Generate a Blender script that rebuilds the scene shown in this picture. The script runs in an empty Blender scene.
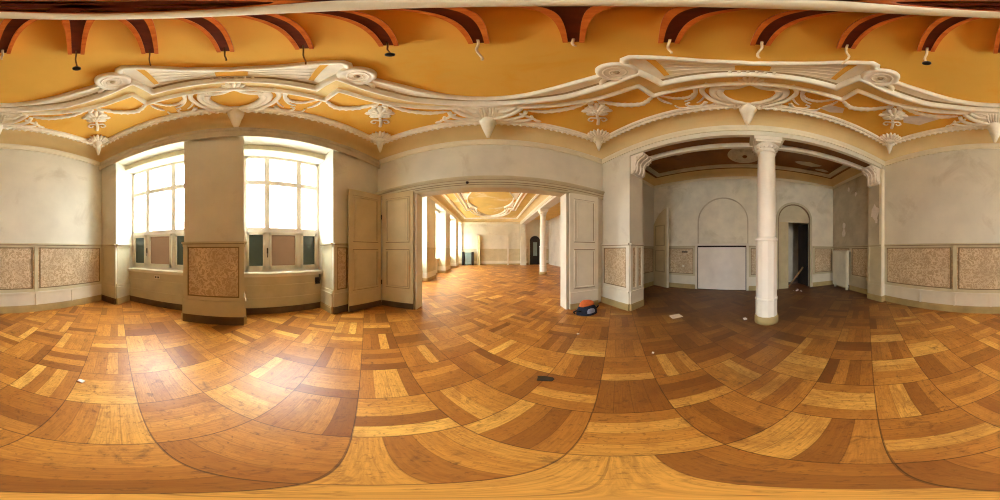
import bpy, math, random
from mathutils import Vector
random.seed(7)
PI = math.pi
S = bpy.context.scene
COL = S.collection

# ------------------------------------------------------------------ camera
cd = bpy.data.cameras.new('camera')
cd.type = 'PANO'
try:
    cd.cycles.panorama_type = 'EQUIRECTANGULAR'
except Exception:
    cd.panorama_type = 'EQUIRECTANGULAR'
cd.clip_start = 0.01
cam = bpy.data.objects.new('camera', cd)
COL.objects.link(cam)
cam.location = (0, 0, 1.5)
cam.rotation_euler = (PI / 2, 0, math.radians(-3.0))
S.camera = cam

# ------------------------------------------------------------------ daylight
W = bpy.data.worlds.new('overcast_sky')
S.world = W
W.use_nodes = True
bg = W.node_tree.nodes['Background']
_wt = W.node_tree
_tc = _wt.nodes.new('ShaderNodeTexCoord')
_sx = _wt.nodes.new('ShaderNodeSeparateXYZ')
_wt.links.new(_tc.outputs['Generated'], _sx.inputs[0])
_rm = _wt.nodes.new('ShaderNodeValToRGB')          # overcast sky: dim near the horizon, bright overhead
_wt.links.new(_sx.outputs[2], _rm.inputs[0])
_rm.color_ramp.elements[0].position = 0.0
_rm.color_ramp.elements[0].color = (0.190, 0.210, 0.228, 1)
_rm.color_ramp.elements[1].position = 0.85
_rm.color_ramp.elements[1].color = (0.86, 0.96, 1.0, 1)
_e = _rm.color_ramp.elements.new(0.5)
_e.color = (0.385, 0.425, 0.45, 1)
_wt.links.new(_rm.outputs[0], bg.inputs[0])
bg.inputs[1].default_value = 11.0

vs = S.view_settings
vs.view_transform = 'Standard'
vs.look = 'None'
vs.gamma = 1.0
vs.use_curve_mapping = False
vs.exposure = 2.68
S.cycles.max_bounces = 16
S.cycles.diffuse_bounces = 12
S.cycles.glossy_bounces = 4
S.cycles.transparent_max_bounces = 12
S.cycles.filter_width = 1.1
S.cycles.caustics_reflective = False
S.cycles.caustics_refractive = False

# window bays: (y0, y1) of each niche in the window wall
BAYS = [(-3.0, -1.13), (0.04, 1.93), (5.0, 6.9), (8.07, 9.97), (11.14, 13.04), (14.0, 15.6)]
def portal(y0, y1):
    l = bpy.data.lights.new('sky_portal', 'AREA')
    l.shape = 'RECTANGLE'
    l.size = 2.9
    l.size_y = y1 - y0
    l.cycles.is_portal = True
    o = bpy.data.objects.new('sky_portal', l)
    COL.objects.link(o)
    o.location = (-3.78, (y0 + y1) / 2, 2.5)
    o.rotation_euler = (0, -PI / 2, 0)
for b in BAYS:
    portal(*b)

# ------------------------------------------------------------------ materials
def srgb(r, g, b):
    f = lambda c: (c / 255 / 12.92) if c / 255 <= .04045 else ((c / 255 + .055) / 1.055) ** 2.4
    return (f(r), f(g), f(b), 1)

class NT:
    def __init__(s, name):
        s.m = bpy.data.materials.new(name)
        s.m.use_nodes = True
        s.t = s.m.node_tree
        s.b = s.t.nodes['Principled BSDF']
        s.out = s.t.nodes['Material Output']
    def n(s, typ, **kw):
        x = s.t.nodes.new(typ)
        for k, v in kw.items():
            setattr(x, k, v)
        return x
    def l(s, a, b):
        s.t.links.new(a, b)
    def val(s, sock, v):
        if hasattr(v, 'is_linked') or hasattr(v, 'links'):
            s.l(v, sock)
        else:
            sock.default_value = v
    def math(s, op, a, b=0.0, c=None):
        x = s.n('ShaderNodeMath', operation=op)
        s.val(x.inputs[0], a)
        s.val(x.inputs[1], b)
        if c is not None:
            s.val(x.inputs[2], c)
        return x.outputs[0]
    def mix(s, f, a, b, mode='MIX'):
        x = s.n('ShaderNodeMix', data_type='RGBA', blend_type=mode)
        s.val(x.inputs[0], f)
        s.val(x.inputs[6], a)
        s.val(x.inputs[7], b)
        return x.outputs[2]
    def lerp(s, f, a, b):
        x = s.n('ShaderNodeMix', data_type='FLOAT')
        s.val(x.inputs[0], f); s.val(x.inputs[2], a); s.val(x.inputs[3], b)
        return x.outputs[0]
    def pos(s):
        return s.n('ShaderNodeNewGeometry').outputs['Position']
    def noise(s, vec, scale, detail=4, rough=.55, dist=0):
        x = s.n('ShaderNodeTexNoise')
        s.l(vec, x.inputs['Vector'])
        x.inputs['Scale'].default_value = scale
        x.inputs['Detail'].default_value = detail
        x.inputs['Roughness'].default_value = rough
        x.inputs['Distortion'].default_value = dist
        return x.outputs[0]
    def ramp(s, f, stops):
        x = s.n('ShaderNodeValToRGB')
        s.l(f, x.inputs[0])
        e = x.color_ramp.elements
        while len(e) < len(stops):
            e.new(.5)
        for k, (p, c) in enumerate(stops):
            e[k].position = p
            e[k].color = c
        return x.outputs[0]
    def bump(s, h, strength, dist=.01):
        x = s.n('ShaderNodeBump')
        x.inputs['Strength'].default_value = strength
        x.inputs['Distance'].default_value = dist
        s.l(h, x.inputs['Height'])
        s.l(x.outputs[0], s.b.inputs['Normal'])

def paint(name, col, var=.10, scale=1.6, rough=.6, bump=.1, stain=None):
    t = NT(name)
    p = t.pos()
    c2 = tuple(c * (1 - var * 2.2) for c in col[:3]) + (1,)
    f = t.ramp(t.noise(p, scale, 6), [(.35, (0, 0, 0, 1)), (.75, (1, 1, 1, 1))])
    c = t.mix(f, col, c2)
    if stain:
        g = t.ramp(t.noise(p, .9, 7, .65, .6), [(.56, (0, 0, 0, 1)), (.70, (1, 1, 1, 1))])
        c = t.mix(g, c, stain)
    t.l(c, t.b.inputs['Base Color'])
    t.b.inputs['Roughness'].default_value = rough
    t.b.inputs['Specular IOR Level'].default_value = .3
    t.bump(t.noise(p, 45, 3), bump, .004)
    return t.m

M = {}
M['plaster'] = paint('wall_plaster', srgb(226, 220, 200), .07, 1.3, .7, .12, srgb(202, 193, 170))
M['alcove'] = paint('stained_alcove_plaster', srgb(238, 230, 206), .10, 1.8, .7, .15, srgb(208, 198, 168))
M['worn'] = paint('worn_grey_plaster', srgb(206, 194, 166), .12, 2.2, .75, .2, srgb(172, 156, 128))
M['cream'] = paint('cream_paint', srgb(238, 228, 198), .05, 2.5, .5, .06)
M['ornament'] = paint('ornament_plaster', srgb(248, 242, 222), .05, 9, .55, .12)
M['band'] = paint('pale_ochre_paint', srgb(236, 212, 150), .07, 4, .6, .08)
M['ochre'] = paint('ochre_ceiling_paint', srgb(238, 186, 80), .06, .7, .65, .06, srgb(230, 170, 62))
M['cove'] = paint('cove_paint', srgb(228, 202, 144), .06, 1.5, .65, .06)
M['brown'] = paint('dark_brown_ochre', srgb(140, 92, 40), .2, 1.1, .6, .08, srgb(96, 60, 28))  # darker and browner than the ochre of the main ceiling
M['joinery'] = paint('joinery_paint', srgb(206, 195, 160), .08, 2.5, .45, .06)
M['bead'] = paint('brown_bead_shade_paint', srgb(138, 116, 82), .12, 6, .5, .06)  # brown beading, and crevice shade painted as dark lines along mouldings
M['shade_line'] = paint('grey_shade_line_paint', srgb(176, 160, 122), .08, 5, .6, .06)
M['far_ceiling'] = paint('peeling_pale_ochre_paint', srgb(226, 192, 104), .08, 1.2, .65, .06, srgb(238, 226, 190))
M['glazing_bar'] = paint('window_bar_paint', srgb(232, 224, 210), .04, 3, .5, .05)
M['joinery_white'] = paint('off_white_joinery', srgb(228, 220, 198), .06, 2.5, .45, .06)
M['skirting'] = paint('skirting_ochre_paint', srgb(190, 166, 112), .15, 2.5, .5, .1)
M['kick'] = paint('brown_kick_board', srgb(112, 86, 58), .2, 3, .5, .1)
M['column'] = paint('column_paint', srgb(240, 232, 216), .05, 2.5, .45, .06)
M['door_leaf'] = paint('door_leaf_paint', srgb(206, 188, 144), .07, 2.5, .42, .05)
M['bare'] = paint('bare_white_plaster', srgb(236, 226, 214), .08, 8, .8, .2)
M['board'] = paint('grey_white_board', srgb(242, 234, 220), .06, 2, .55, .05)
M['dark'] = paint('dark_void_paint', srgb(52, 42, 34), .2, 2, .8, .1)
M['concrete'] = paint('dusty_concrete', srgb(150, 140, 130), .2, 3, .85, .2)
M['black'] = paint('black_plastic', srgb(24, 22, 24), .1, 10, .4, .05)
M['navy'] = paint('navy_canvas', srgb(34, 38, 54), .2, 20, .75, .3)
M['orange'] = paint('orange_fabric', srgb(222, 110, 50), .12, 14, .7, .2)
M['greyfab'] = paint('grey_blue_fabric', srgb(150, 152, 172), .12, 14, .7, .2)
M['paper'] = paint('paper', srgb(226, 208, 182), .06, 12, .8, .05)
M['flex'] = paint('white_flex', srgb(236, 214, 170), .06, 12, .5, .05)
M['flexdark'] = paint('brown_flex', srgb(120, 84, 44), .06, 12, .5, .05)
M['rad'] = paint('radiator_enamel', srgb(226, 220, 196), .06, 4, .4, .05)
M['teal'] = paint('grey_teal_enamel', srgb(140, 156, 148), .08, 4, .5, .05)
M['facade'] = paint('pale_render', srgb(236, 232, 226), .04, .4, .8, .1)
M['roof'] = paint('roof_tiles', srgb(190, 160, 146), .1, 1.5, .8, .1)
M['street'] = paint('street_asphalt', srgb(150, 148, 144), .1, 1, .9, .1)
M['pipe'] = paint('dark_pipe_iron', srgb(70, 58, 44), .2, 9, .6, .1)

def wood(name, c1, c2, rough=.35):
    t = NT(name)
    p = t.n('ShaderNodeTexCoord').outputs['Object']
    mp = t.n('ShaderNodeMapping')
    mp.inputs['Scale'].default_value = (3, 3, 22)
    t.l(p, mp.inputs[0])
    f = t.noise(mp.outputs[0], 2.5, 6, .6, .8)
    c = t.ramp(f, [(.3, c1), (.7, c2)])
    t.l(c, t.b.inputs['Base Color'])
    t.b.inputs['Roughness'].default_value = rough
    t.bump(f, .1, .003)
    return t.m
M['redwood'] = wood('dark_red_wood', srgb(84, 22, 8), srgb(116, 40, 16), .45)
M['orangewood'] = wood('varnished_orange_wood', srgb(186, 84, 24), srgb(222, 126, 50), .35)
M['plank'] = wood('bare_plank', srgb(150, 112, 70), srgb(180, 140, 92), .6)

def wallpaper():
    t = NT('embossed_wallpaper')
    p = t.pos()
    v = t.n('ShaderNodeTexVoronoi', feature='SMOOTH_F1')
    v.inputs['Scale'].default_value = 13
    ns = t.n('ShaderNodeTexNoise')
    ns.inputs['Scale'].default_value = 7
    t.l(p, ns.inputs['Vector'])
    a = t.n('ShaderNodeVectorMath', operation='MULTIPLY_ADD')
    t.l(ns.outputs['Color'], a.inputs[0])
    a.inputs[1].default_value = (.22, .22, .22)
    t.l(p, a.inputs[2])
    t.l(a.outputs[0], v.inputs['Vector'])
    d = v.outputs['Distance']
    wv = t.math('SINE', t.math('MULTIPLY', d, 17.0))
    f = t.math('MULTIPLY_ADD', wv, .5, .5)
    c = t.ramp(f, [(.1, srgb(186, 160, 122)), (.5, srgb(206, 182, 144)), (.95, srgb(222, 202, 166))])
    c = t.mix(t.ramp(t.noise(p, 1.7, 5), [(.4, (0, 0, 0, 1)), (.8, (1, 1, 1, 1))]), c, srgb(180, 156, 122))
    t.l(c, t.b.inputs['Base Color'])
    t.b.inputs['Roughness'].default_value = .6
    t.bump(f, .35, .008)
    return t.m
M['wallpaper'] = wallpaper()

def parquet():
    t = NT('basket_weave_parquet')
    p = t.pos()
    sp = t.n('ShaderNodeSeparateXYZ')
    t.l(p, sp.inputs[0])
    x, y = sp.outputs[0], sp.outputs[1]
    B = .485
    k = 1 / math.sqrt(2)
    a = t.math('DIVIDE', t.math('ADD', t.math('MULTIPLY', t.math('ADD', x, y), k), .06), B)
    b = t.math('DIVIDE', t.math('ADD', t.math('MULTIPLY', t.math('SUBTRACT', y, x), k), -.14), B)
    i, j = t.math('FLOOR', a), t.math('FLOOR', b)
    fa, fb = t.math('SUBTRACT', a, i), t.math('SUBTRACT', b, j)
    par = t.math('FLOORED_MODULO', t.math('ADD', i, j), 2.0)
    s = t.lerp(par, fa, fb)
    al = t.lerp(par, fb, fa)
    s4 = t.math('MULTIPLY', s, 4.0)
    bi = t.math('FLOOR', s4)
    fs = t.math('SUBTRACT', s4, bi)
    cv = t.n('ShaderNodeCombineXYZ')
    t.l(t.math('ADD', t.math('MULTIPLY', i, 7.31), .37), cv.inputs[0])
    t.l(t.math('ADD', t.math('MULTIPLY', j, 3.77), .21), cv.inputs[1])
    t.l(t.math('ADD', bi, .5), cv.inputs[2])
    wn = t.n('ShaderNodeTexWhiteNoise', noise_dimensions='3D')
    t.l(cv.outputs[0], wn.inputs[0])
    r = wn.outputs['Value']
    # block-wide tendency
    cb = t.n('ShaderNodeCombineXYZ')
    t.l(t.math('MULTIPLY', i, 1.91), cb.inputs[0]); t.l(t.math('MULTIPLY', j, 2.53), cb.inputs[1])
    wb = t.n('ShaderNodeTexWhiteNoise', noise_dimensions='3D')
    t.l(cb.outputs[0], wb.inputs[0])
    rr = t.math('ADD', t.math('MULTIPLY', r, .62), t.math('MULTIPLY', wb.outputs['Value'], .38))
    bid = t.math('ADD', t.math('ADD', t.math('MULTIPLY', i, 64.0), t.math('MULTIPLY', j, 8.0)), bi)
    LIGHT = [(-2, -1, 2), (-2, -1, 3), (-3, -2, 2), (-3, -1, 2), (0, 2, 2), (0, 4, 2), (1, 3, 2), (4, 0, 2), (2, -2, 0), (1, -3, 2), (0, -2, 3), (0, -2, 2), (-1, -4, 1), (-1, -2, 2), (-1, -3, 2), (2, 0, 1), (0, 2, 1), (1, 1, 1), (0, -1, 2), (0, -1, 3)]
    DARK = [(-4, -2, 1), (-2, -2, 2), (0, 1, 1), (2, -1, 2), (2, -1, 1), (2, -1, 0), (2, -1, 3), (-2, -4, 3), (-2, -4, 2), (-1, -3, 1), (1, -2, 2), (0, -2, 1), (1, 0, 1), (-1, -1, 3), (2, 0, 3)]
    for lst, tgt in ((LIGHT, .80), (DARK, .2)):
        acc = None
        for (a_, b_, c_) in lst:
            q = t.math('COMPARE', bid, float(a_ * 64 + b_ * 8 + c_), .2)
            acc = q if acc is None else t.math('ADD', acc, q)
        rr = t.lerp(acc, rr, tgt)
    base = t.ramp(rr, [(.10, srgb(134, 80, 30)), (.32, srgb(172, 108, 40)), (.54, srgb(192, 126, 50)),
                       (.74, srgb(206, 140, 56)), (.90, srgb(236, 178, 84))])
    # grain along the board
    gv = t.n('ShaderNodeCombineXYZ')
    t.l(t.math('MULTIPLY', al, 2.2), gv.inputs[0])
    t.l(t.math('MULTIPLY', s4, 7.0), gv.inputs[1])
    t.l(t.math('MULTIPLY', r, 60.0), gv.inputs[2])
    g = t.noise(gv.outputs[0], 1.6, 6, .65, .5)
    base = t.mix(t.ramp(g, [(.36, (.42, .42, .42, 1)), (.60, (0, 0, 0, 1))]), base, srgb(122, 70, 28))
    # worn and dirty patches
    w1 = t.noise(p, 1.1, 7, .68, .4)
    base = t.mix(t.ramp(w1, [(.52, (0, 0, 0, 1)), (.80, (.7, .7, .7, 1))]), base, srgb(112, 66, 30))
    w2 = t.noise(p, 9, 6, .7, .8)
    base = t.mix(t.ramp(w2, [(.56, (0, 0, 0, 1)), (.72, (.75, .75, .75, 1))]), base, srgb(92, 54, 26))
    w3 = t.noise(p, 38, 4, .7, .5)
    base = t.mix(t.ramp(w3, [(.56, (0, 0, 0, 1)), (.72, (.7, .7, .7, 1))]), base, srgb(88, 52, 26))
    w4 = t.noise(p, 2.6, 6, .7, 1.2)
    base = t.mix(t.ramp(w4, [(.50, (0, 0, 0, 1)), (.74, (.55, .55, .55, 1))]), base, srgb(138, 74, 28))
    # trodden-in dirt and lost varnish towards and inside the alcove
    dx = t.math('MULTIPLY_ADD', x, .62, t.math('MULTIPLY', w1, .9))
    dx = t.math('SUBTRACT', dx, t.math('MULTIPLY', t.math('MAXIMUM', t.math('SUBTRACT', y, 1.9), 0.0), .45))
    dirt = t.ramp(t.math('MULTIPLY', dx, .4), [(.36, (0, 0, 0, 1)), (1.0, (.78, .78, .78, 1))])
    inn = t.math('LESS_THAN', y, 3.6)
    dirt = t.math('MULTIPLY', dirt, inn)
    base = t.mix(dirt, base, t.ramp(w2, [(.4, srgb(66, 42, 26)), (.62, srgb(92, 62, 42)), (.72, srgb(118, 98, 80))]))
    # joints
    e1 = t.math('MINIMUM', fs, t.math('SUBTRACT', 1.0, fs))
    e2 = t.math('MULTIPLY', t.math('MINIMUM', al, t.math('SUBTRACT', 1.0, al)), 4.0)
    e3 = t.math('MULTIPLY', t.math('MINIMUM', s, t.math('SUBTRACT', 1.0, s)), 4.0)
    g1 = t.math('LESS_THAN', e1, .022)
    g2 = t.math('LESS_THAN', t.math('MINIMUM', e2, e3), .035)
    gap = t.math('ADD', t.math('MULTIPLY', g1, .30), t.math('MULTIPLY', g2, .50))
    base = t.mix(gap, base, srgb(62, 36, 18))
    t.l(base, t.b.inputs['Base Color'])
    rough = t.math('ADD', t.math('MULTIPLY_ADD', w2, .24, .28), t.math('MULTIPLY', dirt, .12))
    t.l(rough, t.b.inputs['Roughness'])
    t.b.inputs['Specular IOR Level'].default_value = .42
    h = t.math('SUBTRACT', t.math('MULTIPLY', g, .3), gap)
    t.bump(h, .12, .004)
    return t.m
M['parquet'] = parquet()

def glass(name, tint=(1, 1, 1, 1), gloss=.06):
    t = NT(name)
    t.t.nodes.remove(t.b)
    tr = t.n('ShaderNodeBsdfTransparent'); tr.inputs[0].default_value = tint
    gl = t.n('ShaderNodeBsdfGlossy'); gl.inputs[1].default_value = .03
    mx = t.n('ShaderNodeMixShader'); mx.inputs[0].default_value = gloss
    t.l(tr.outputs[0], mx.inputs[1]); t.l(gl.outputs[0], mx.inputs[2])
    t.l(mx.outputs[0], t.out.inputs[0])
    return t.m
M['glass'] = glass('window_glass')
def film(name, c, tl):
    t = NT(name)
    t.b.inputs['Base Color'].default_value = c
    t.b.inputs['Roughness'].default_value = .25
    p = t.pos()
    t.l(t.mix(t.noise(p, 3, 4), c, tuple(v * .75 for v in c[:3]) + (1,)), t.b.inputs['Base Color'])
    ts = t.n('ShaderNodeBsdfTranslucent'); ts.inputs[0].default_value = c
    mx = t.n('ShaderNodeMixShader'); mx.inputs[0].default_value = tl
    t.l(t.b.outputs[0], mx.inputs[1]); t.l(ts.outputs[0], mx.inputs[2])
    t.l(mx.outputs[0], t.out.inputs[0])
    return t.m
M['taupe_pane'] = film('taupe_obscured_glass', srgb(176, 150, 126), .10)
M['green_pane'] = film('dark_green_obscured_glass', srgb(84, 96, 84), .06)

# ------------------------------------------------------------------ mesh helpers
class MB:
    def __init__(s):
        s.v = []; s.f = []; s.sm = []
    def add(s, vs_, fs, smooth=False):
        o = len(s.v)
        s.v += [tuple(p) for p in vs_]
        for f in fs:
            s.f.append([o + q for q in f]); s.sm.append(smooth)
        return s
    def box(s, x0, x1, y0, y1, z0, z1):
        return s.hexa([(x0, y0, z0), (x1, y0, z0), (x1, y1, z0), (x0, y1, z0), (x0, y0, z1), (x1, y0, z1), (x1, y1, z1), (x0, y1, z1)])
    def hexa(s, p):
        return s.add(p, [(0, 3, 2, 1), (4, 5, 6, 7), (0, 1, 5, 4), (1, 2, 6, 5), (2, 3, 7, 6), (3, 0, 4, 7)])
    def lbox(s, fr, l0, l1, d0, d1, z0, z1):
        (ox, oy), (ux, uy), (nx, ny) = fr
        q = lambda l, d, z: (ox + ux * l + nx * d, oy + uy * l + ny * d, z)
        pts = [q(l0, d0, z0), q(l1, d0, z0), q(l1, d1, z0), q(l0, d1, z0), q(l0, d0, z1), q(l1, d0, z1), q(l1, d1, z1), q(l0, d1, z1)]
        if ux * ny - uy * nx < 0:
            pts = [pts[k] for k in (3, 2, 1, 0, 7, 6, 5, 4)]
        return s.hexa(pts)
    def loops(s, L, closed_path=False, closed_prof=False, smooth=True, caps=False):
        n, m = len(L), len(L[0])
        vs_ = [p for r in L for p in r]
        fs = []
        for a in range(n if closed_path else n - 1):
            b = (a + 1) % n
            for c in range(m if closed_prof else m - 1):
                d = (c + 1) % m
                fs.append((a * m + c, b * m + c, b * m + d, a * m + d))
        if caps and closed_prof:
            fs.append(tuple(range(m - 1, -1, -1)))
            fs.append(tuple((n - 1) * m + q for q in range(m)))
        return s.add(vs_, fs, smooth)
    def sweep(s, path, prof, closed=False, smooth=False, closed_prof=True, base=None):
        """path: plan (x,y) or (x,y,z); prof: (offset to the left, z)"""
        n = len(path); L = []
        for k in range(n):
            p = path[k]
            if closed:
                a, b = path[k - 1], path[(k + 1) % n]
            else:
                a, b = path[max(k - 1, 0)], path[min(k + 1, n - 1)]
            d1 = Vector((p[0] - a[0], p[1] - a[1])); d2 = Vector((b[0] - p[0], b[1] - p[1]))
            if d1.length < 1e-9: d1 = d2
            if d2.length < 1e-9: d2 = d1
            d1.normalize(); d2.normalize()
            n1 = Vector((-d1.y, d1.x)); n2 = Vector((-d2.y, d2.x))
            mt = n1 + n2
            if mt.length < 1e-6: mt = n1.copy()
            mt.normalize()
            sc = 1 / max(.35, mt.dot(n1))
            L.append([(p[0] + mt.x * o * sc, p[1] + mt.y * o * sc, z) for o, z in prof])
        return s.loops(L, closed, closed_prof, smooth, caps=not closed)
    def tube(s, path, rad, nseg=8, flat=1.0):
        pts = [Vector(p) for p in path]; n = len(pts)
        if not isinstance(rad, (list, tuple)): rad = [rad] * n
        L = []; up = Vector((0, 0, 1)); prev = None
        for k in range(n):
            t = (pts[min(k + 1, n - 1)] - pts[max(k - 1, 0)])
            if t.length < 1e-9: t = Vector((0, 0, 1))
            t.normalize()
            if prev is None:
                ref = up if abs(t.dot(up)) < .9 else Vector((1, 0, 0))
                a = t.cross(ref).normalized()
            else:
                a = prev - t * prev.dot(t)
                a = a.normalized() if a.length > 1e-6 else t.cross(Vector((1, 0, 0))).normalized()
            prev = a
            b = t.cross(a)
            L.append([tuple(pts[k] + a * (math.cos(q * 2 * PI / nseg) * rad[k]) + b * (math.sin(q * 2 * PI / nseg) * rad[k] * flat)) for q in range(nseg)])
        return s.loops(L, False, True, True, caps=True)
    def lathe(s, prof, c, nseg=32, smooth=True):
        L = []
        for q in range(nseg):
            a = q * 2 * PI / nseg
            L.append([(c[0] + r * math.cos(a), c[1] + r * math.sin(a), c[2] + z) for r, z in prof])
        return s.loops(L, True, False, smooth)
    def blob(s, c, ax, ay, az, nu=8, nv=6):
        c, ax, ay, az = Vector(c), Vector(ax), Vector(ay), Vector(az)
        L = []
        for i in range(nu):
            a = 2 * PI * i / nu
            L.append([tuple(c + ax * (math.cos(a) * math.sin(PI * j / nv)) + ay * (math.sin(a) * math.sin(PI * j / nv)) + az * math.cos(PI * j / nv)) for j in range(nv + 1)])
        return s.loops(L, True, False, True)
    def strip(s, A, B, z0, z1, closed=True):
        """a plate between two plan curves of equal length, from z0 (under) to z1 (top)"""
        L = [[(a[0], a[1], z1), (a[0], a[1], z0), (b[0], b[1], z0), (b[0], b[1], z1)] for a, b in zip(A, B)]
        return s.loops(L, closed, True, False, caps=not closed)
    def prism(s, poly, fn, h0, h1):
        """polygon (a,b) mapped by fn(a,b,h) and extruded from h0 to h1"""
        n = len(poly)
        vs_ = [fn(a, b, h0) for a, b in poly] + [fn(a, b, h1) for a, b in poly]
        fs = [tuple(range(n - 1, -1, -1)), tuple(range(n, 2 * n))]
        for k in range(n):
            fs.append((k, (k + 1) % n, n + (k + 1) % n, n + k))
        return s.add(vs_, fs)
    def build(s, name, mat, parent=None, loc=None):
        if mat is M['ornament'] and parent is not None and parent.type == 'EMPTY' or name == 'garland':
            s.v = [(x, y, min(z, H - .0005)) for x, y, z in s.v]
        me = bpy.data.meshes.new(name)
        lo = Vector(loc) if loc else Vector((0, 0, 0))
        if parent is not None:
            lo = Vector((0, 0, 0)); par = parent; off = Vector((0, 0, 0))
            while par is not None:
                off += Vector(par.location); par = par.parent
        else:
            off = lo
        me.from_pydata([tuple(Vector(p) - off) for p in s.v], [], s.f)
        me.polygons.foreach_set('use_smooth', s.sm)
        me.update()
        import bmesh
        bm = bmesh.new(); bm.from_mesh(me)
        bmesh.ops.recalc_face_normals(bm, faces=bm.faces)
        bm.to_mesh(me); bm.free()
        me.materials.append(mat)
        o = bpy.data.objects.new(name, me)
        COL.objects.link(o)
        if parent is not None:
            o.parent = parent
        else:
            o.location = lo
        return o

def empty(name, loc):
    o = bpy.data.objects.new(name, None)
    o.empty_display_size = .1
    COL.objects.link(o)
    o.location = loc
    return o
def tag(o, label, cat, group=None):
    o['label'] = label; o['category'] = cat
    if group: o['group'] = group
    return o
def struct(o, label=None):
    o['kind'] = 'structure'
    if label: o['label'] = label
    return o
def frame(p0, p1):
    """local frame of a wall run: origin, along, inward normal (to the left of p0->p1)"""
    d = Vector((p1[0] - p0[0], p1[1] - p0[1])); L = d.length; d.normalize()
    return (p0, (d.x, d.y), (-d.y, d.x)), L
def catmull(P, n=6):
    out = []
    for k in range(len(P) - 1):
        p0 = Vector(P[max(k - 1, 0)]); p1 = Vector(P[k]); p2 = Vector(P[k + 1]); p3 = Vector(P[min(k + 2, len(P) - 1)])
        for q in range(n):
            t = q / n
            out.append(tuple(.5 * ((2 * p1) + (p2 - p0) * t + (2 * p0 - 5 * p1 + 4 * p2 - p3) * t * t + (3 * p1 - p0 - 3 * p2 + p3) * t ** 3)))
    out.append(tuple(P[-1]))
    return out

# ------------------------------------------------------------------ room dimensions
XW, XA, YD, YB = -2.98, 2.86, 3.42, -3.60       # window, alcove, door and back wall faces
XA2, XAB = 3.38, 5.80                            # back of the colonnade wall, alcove back wall
YAL, YAR = 3.57, -3.75                           # alcove side walls
YD2, YF = 3.71, 15.80                            # far side of the door wall, far room end wall
H = 4.68                                         # ceiling
CX, CY = -.07, -.10                              # ceiling centre
XG = -3.69                                       # window plane

# ------------------------------------------------------------------ floor and ceilings
struct(MB().box(-3.9, 6.6, -4.2, 16.4, -.2, 0).build('floor', M['parquet']), 'worn basket-weave parquet floor')
struct(MB().box(-3.9, XA + .26, -3.9, YD + .15, H, H + .25).build('ceiling', M['ochre']), 'ochre painted ceiling of the main room')
struct(MB().box(XA2 - .26, 6.3, -4.2, YAL + .15, 4.62, H + .25).build('ceiling_alcove', M['brown']), 'brown ceiling of the alcove')
struct(MB().box(-3.9, 6.3, YD2 - .14, YF + .3, H, H + .25).build('ceiling_far_room', M['far_ceiling']), 'ochre ceiling of the far room')

# ------------------------------------------------------------------ walls
def window_wall(y0, y1, bays, name, zs=(.96, 4.12)):
    m = MB()
    e = [y0] + [v for b in bays for v in b] + [y1]
    for k in range(0, len(e), 2):
        m.box(-3.85, XW, e[k], e[k + 1], 0, H)
    for a, b in bays:
        m.box(-3.85, -3.52, a, b, 0, zs[0])
        m.box(-3.85, XW, a, b, zs[1], H)
        m.box(-3.85, -3.37, a, b, 3.95, zs[1])
    return struct(m.build(name, M['plaster']))
wall_w = window_wall(-3.9, YD + .14, BAYS[:2], 'wall_window_side')
wall_w2 = window_wall(YD + .14, YF + .3, BAYS[2:], 'wall_far_room_windows')

DX0, DX1, DZ = -1.77, 1.75, 2.95
wall_d = struct(MB().box(-3.4, DX0, YD, YD2, 0, H).box(DX1, XA2, YD, YD2, 0, H).box(XA2, 6.2, YAL, YD2, 0, H)
                .box(DX0, DX1, YD, YD2, DZ, H).build('wall_door_side', M['plaster']))
wall_b = struct(MB().box(-3.85, XA2, YB - .3, YB, 0, H).build('wall_back', M['plaster']))
# colonnade wall: left pier, header, right jamb
OY0, OY1, OZ = -3.45, 2.43, 4.03
wall_a = struct(MB().box(XA, XA2, OY1, YD, 0, H).build('wall_alcove_side', M['plaster']))
wall_j = struct(MB().box(XA, XA2, -3.9, OY0, 0, H).build('wall_alcove_jamb', M['worn']))
m = MB().box(XA, XA2, OY0, OY1, OZ + .12, H).box(XA, XA + .09, OY0, OY1, OZ, OZ + .12).box(XA2 - .09, XA2, OY0, OY1, OZ - .03, OZ + .12)
m.box(XA + .09, XA2 - .09, OY0, OY0 + .1, OZ, OZ + .12).box(XA + .09, XA2 - .09, OY1 - .1, OY1, OZ, OZ + .12).box(XA + .09, XA2 - .09, -.82, -.16, OZ, OZ + .12)
wall_h = struct(m.build('wall_alcove_header', M['plaster']))
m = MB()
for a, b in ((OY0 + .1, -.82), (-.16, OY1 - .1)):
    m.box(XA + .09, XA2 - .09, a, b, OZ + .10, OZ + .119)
m.build('soffit_panel', M['brown'], wall_h)  # ochre underside coloured brown, its shadow put into the colour

# alcove shell: back wall with an arched doorway, side walls
def arch_poly(y0, y1, zs, zt, n=16):
    c = (y0 + y1) / 2; r = (y1 - y0) / 2
    return [(c + r * math.cos(PI * k / n), zs + (zt - zs) * math.sin(PI * k / n)) for k in range(n + 1)]
AY0, AY1, AZS, AZT = -2.65, -1.35, 2.70, 3.30
m = MB().box(XAB, 6.1, AY1, YD2, 0, H).box(XAB, 6.1, YAR - .3, AY0, 0, H)
ap = arch_poly(AY0, AY1, AZS, AZT)
for k in range(len(ap) - 1):
    (ya, za), (yb, zb) = ap[k], ap[k + 1]
    m.hexa([(XAB, yb, zb), (6.1, yb, zb), (6.1, ya, za), (XAB, ya, za), (XAB, yb, H), (6.1, yb, H), (6.1, ya, H), (XAB, ya, H)])
wall_ab = struct(m.build('wall_alcove_back', M['alcove']))
wall_ar = struct(MB().box(XA2, 6.1, YAR - .3, YAR, 0, H).build('wall_alcove_right', M['worn']))
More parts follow.
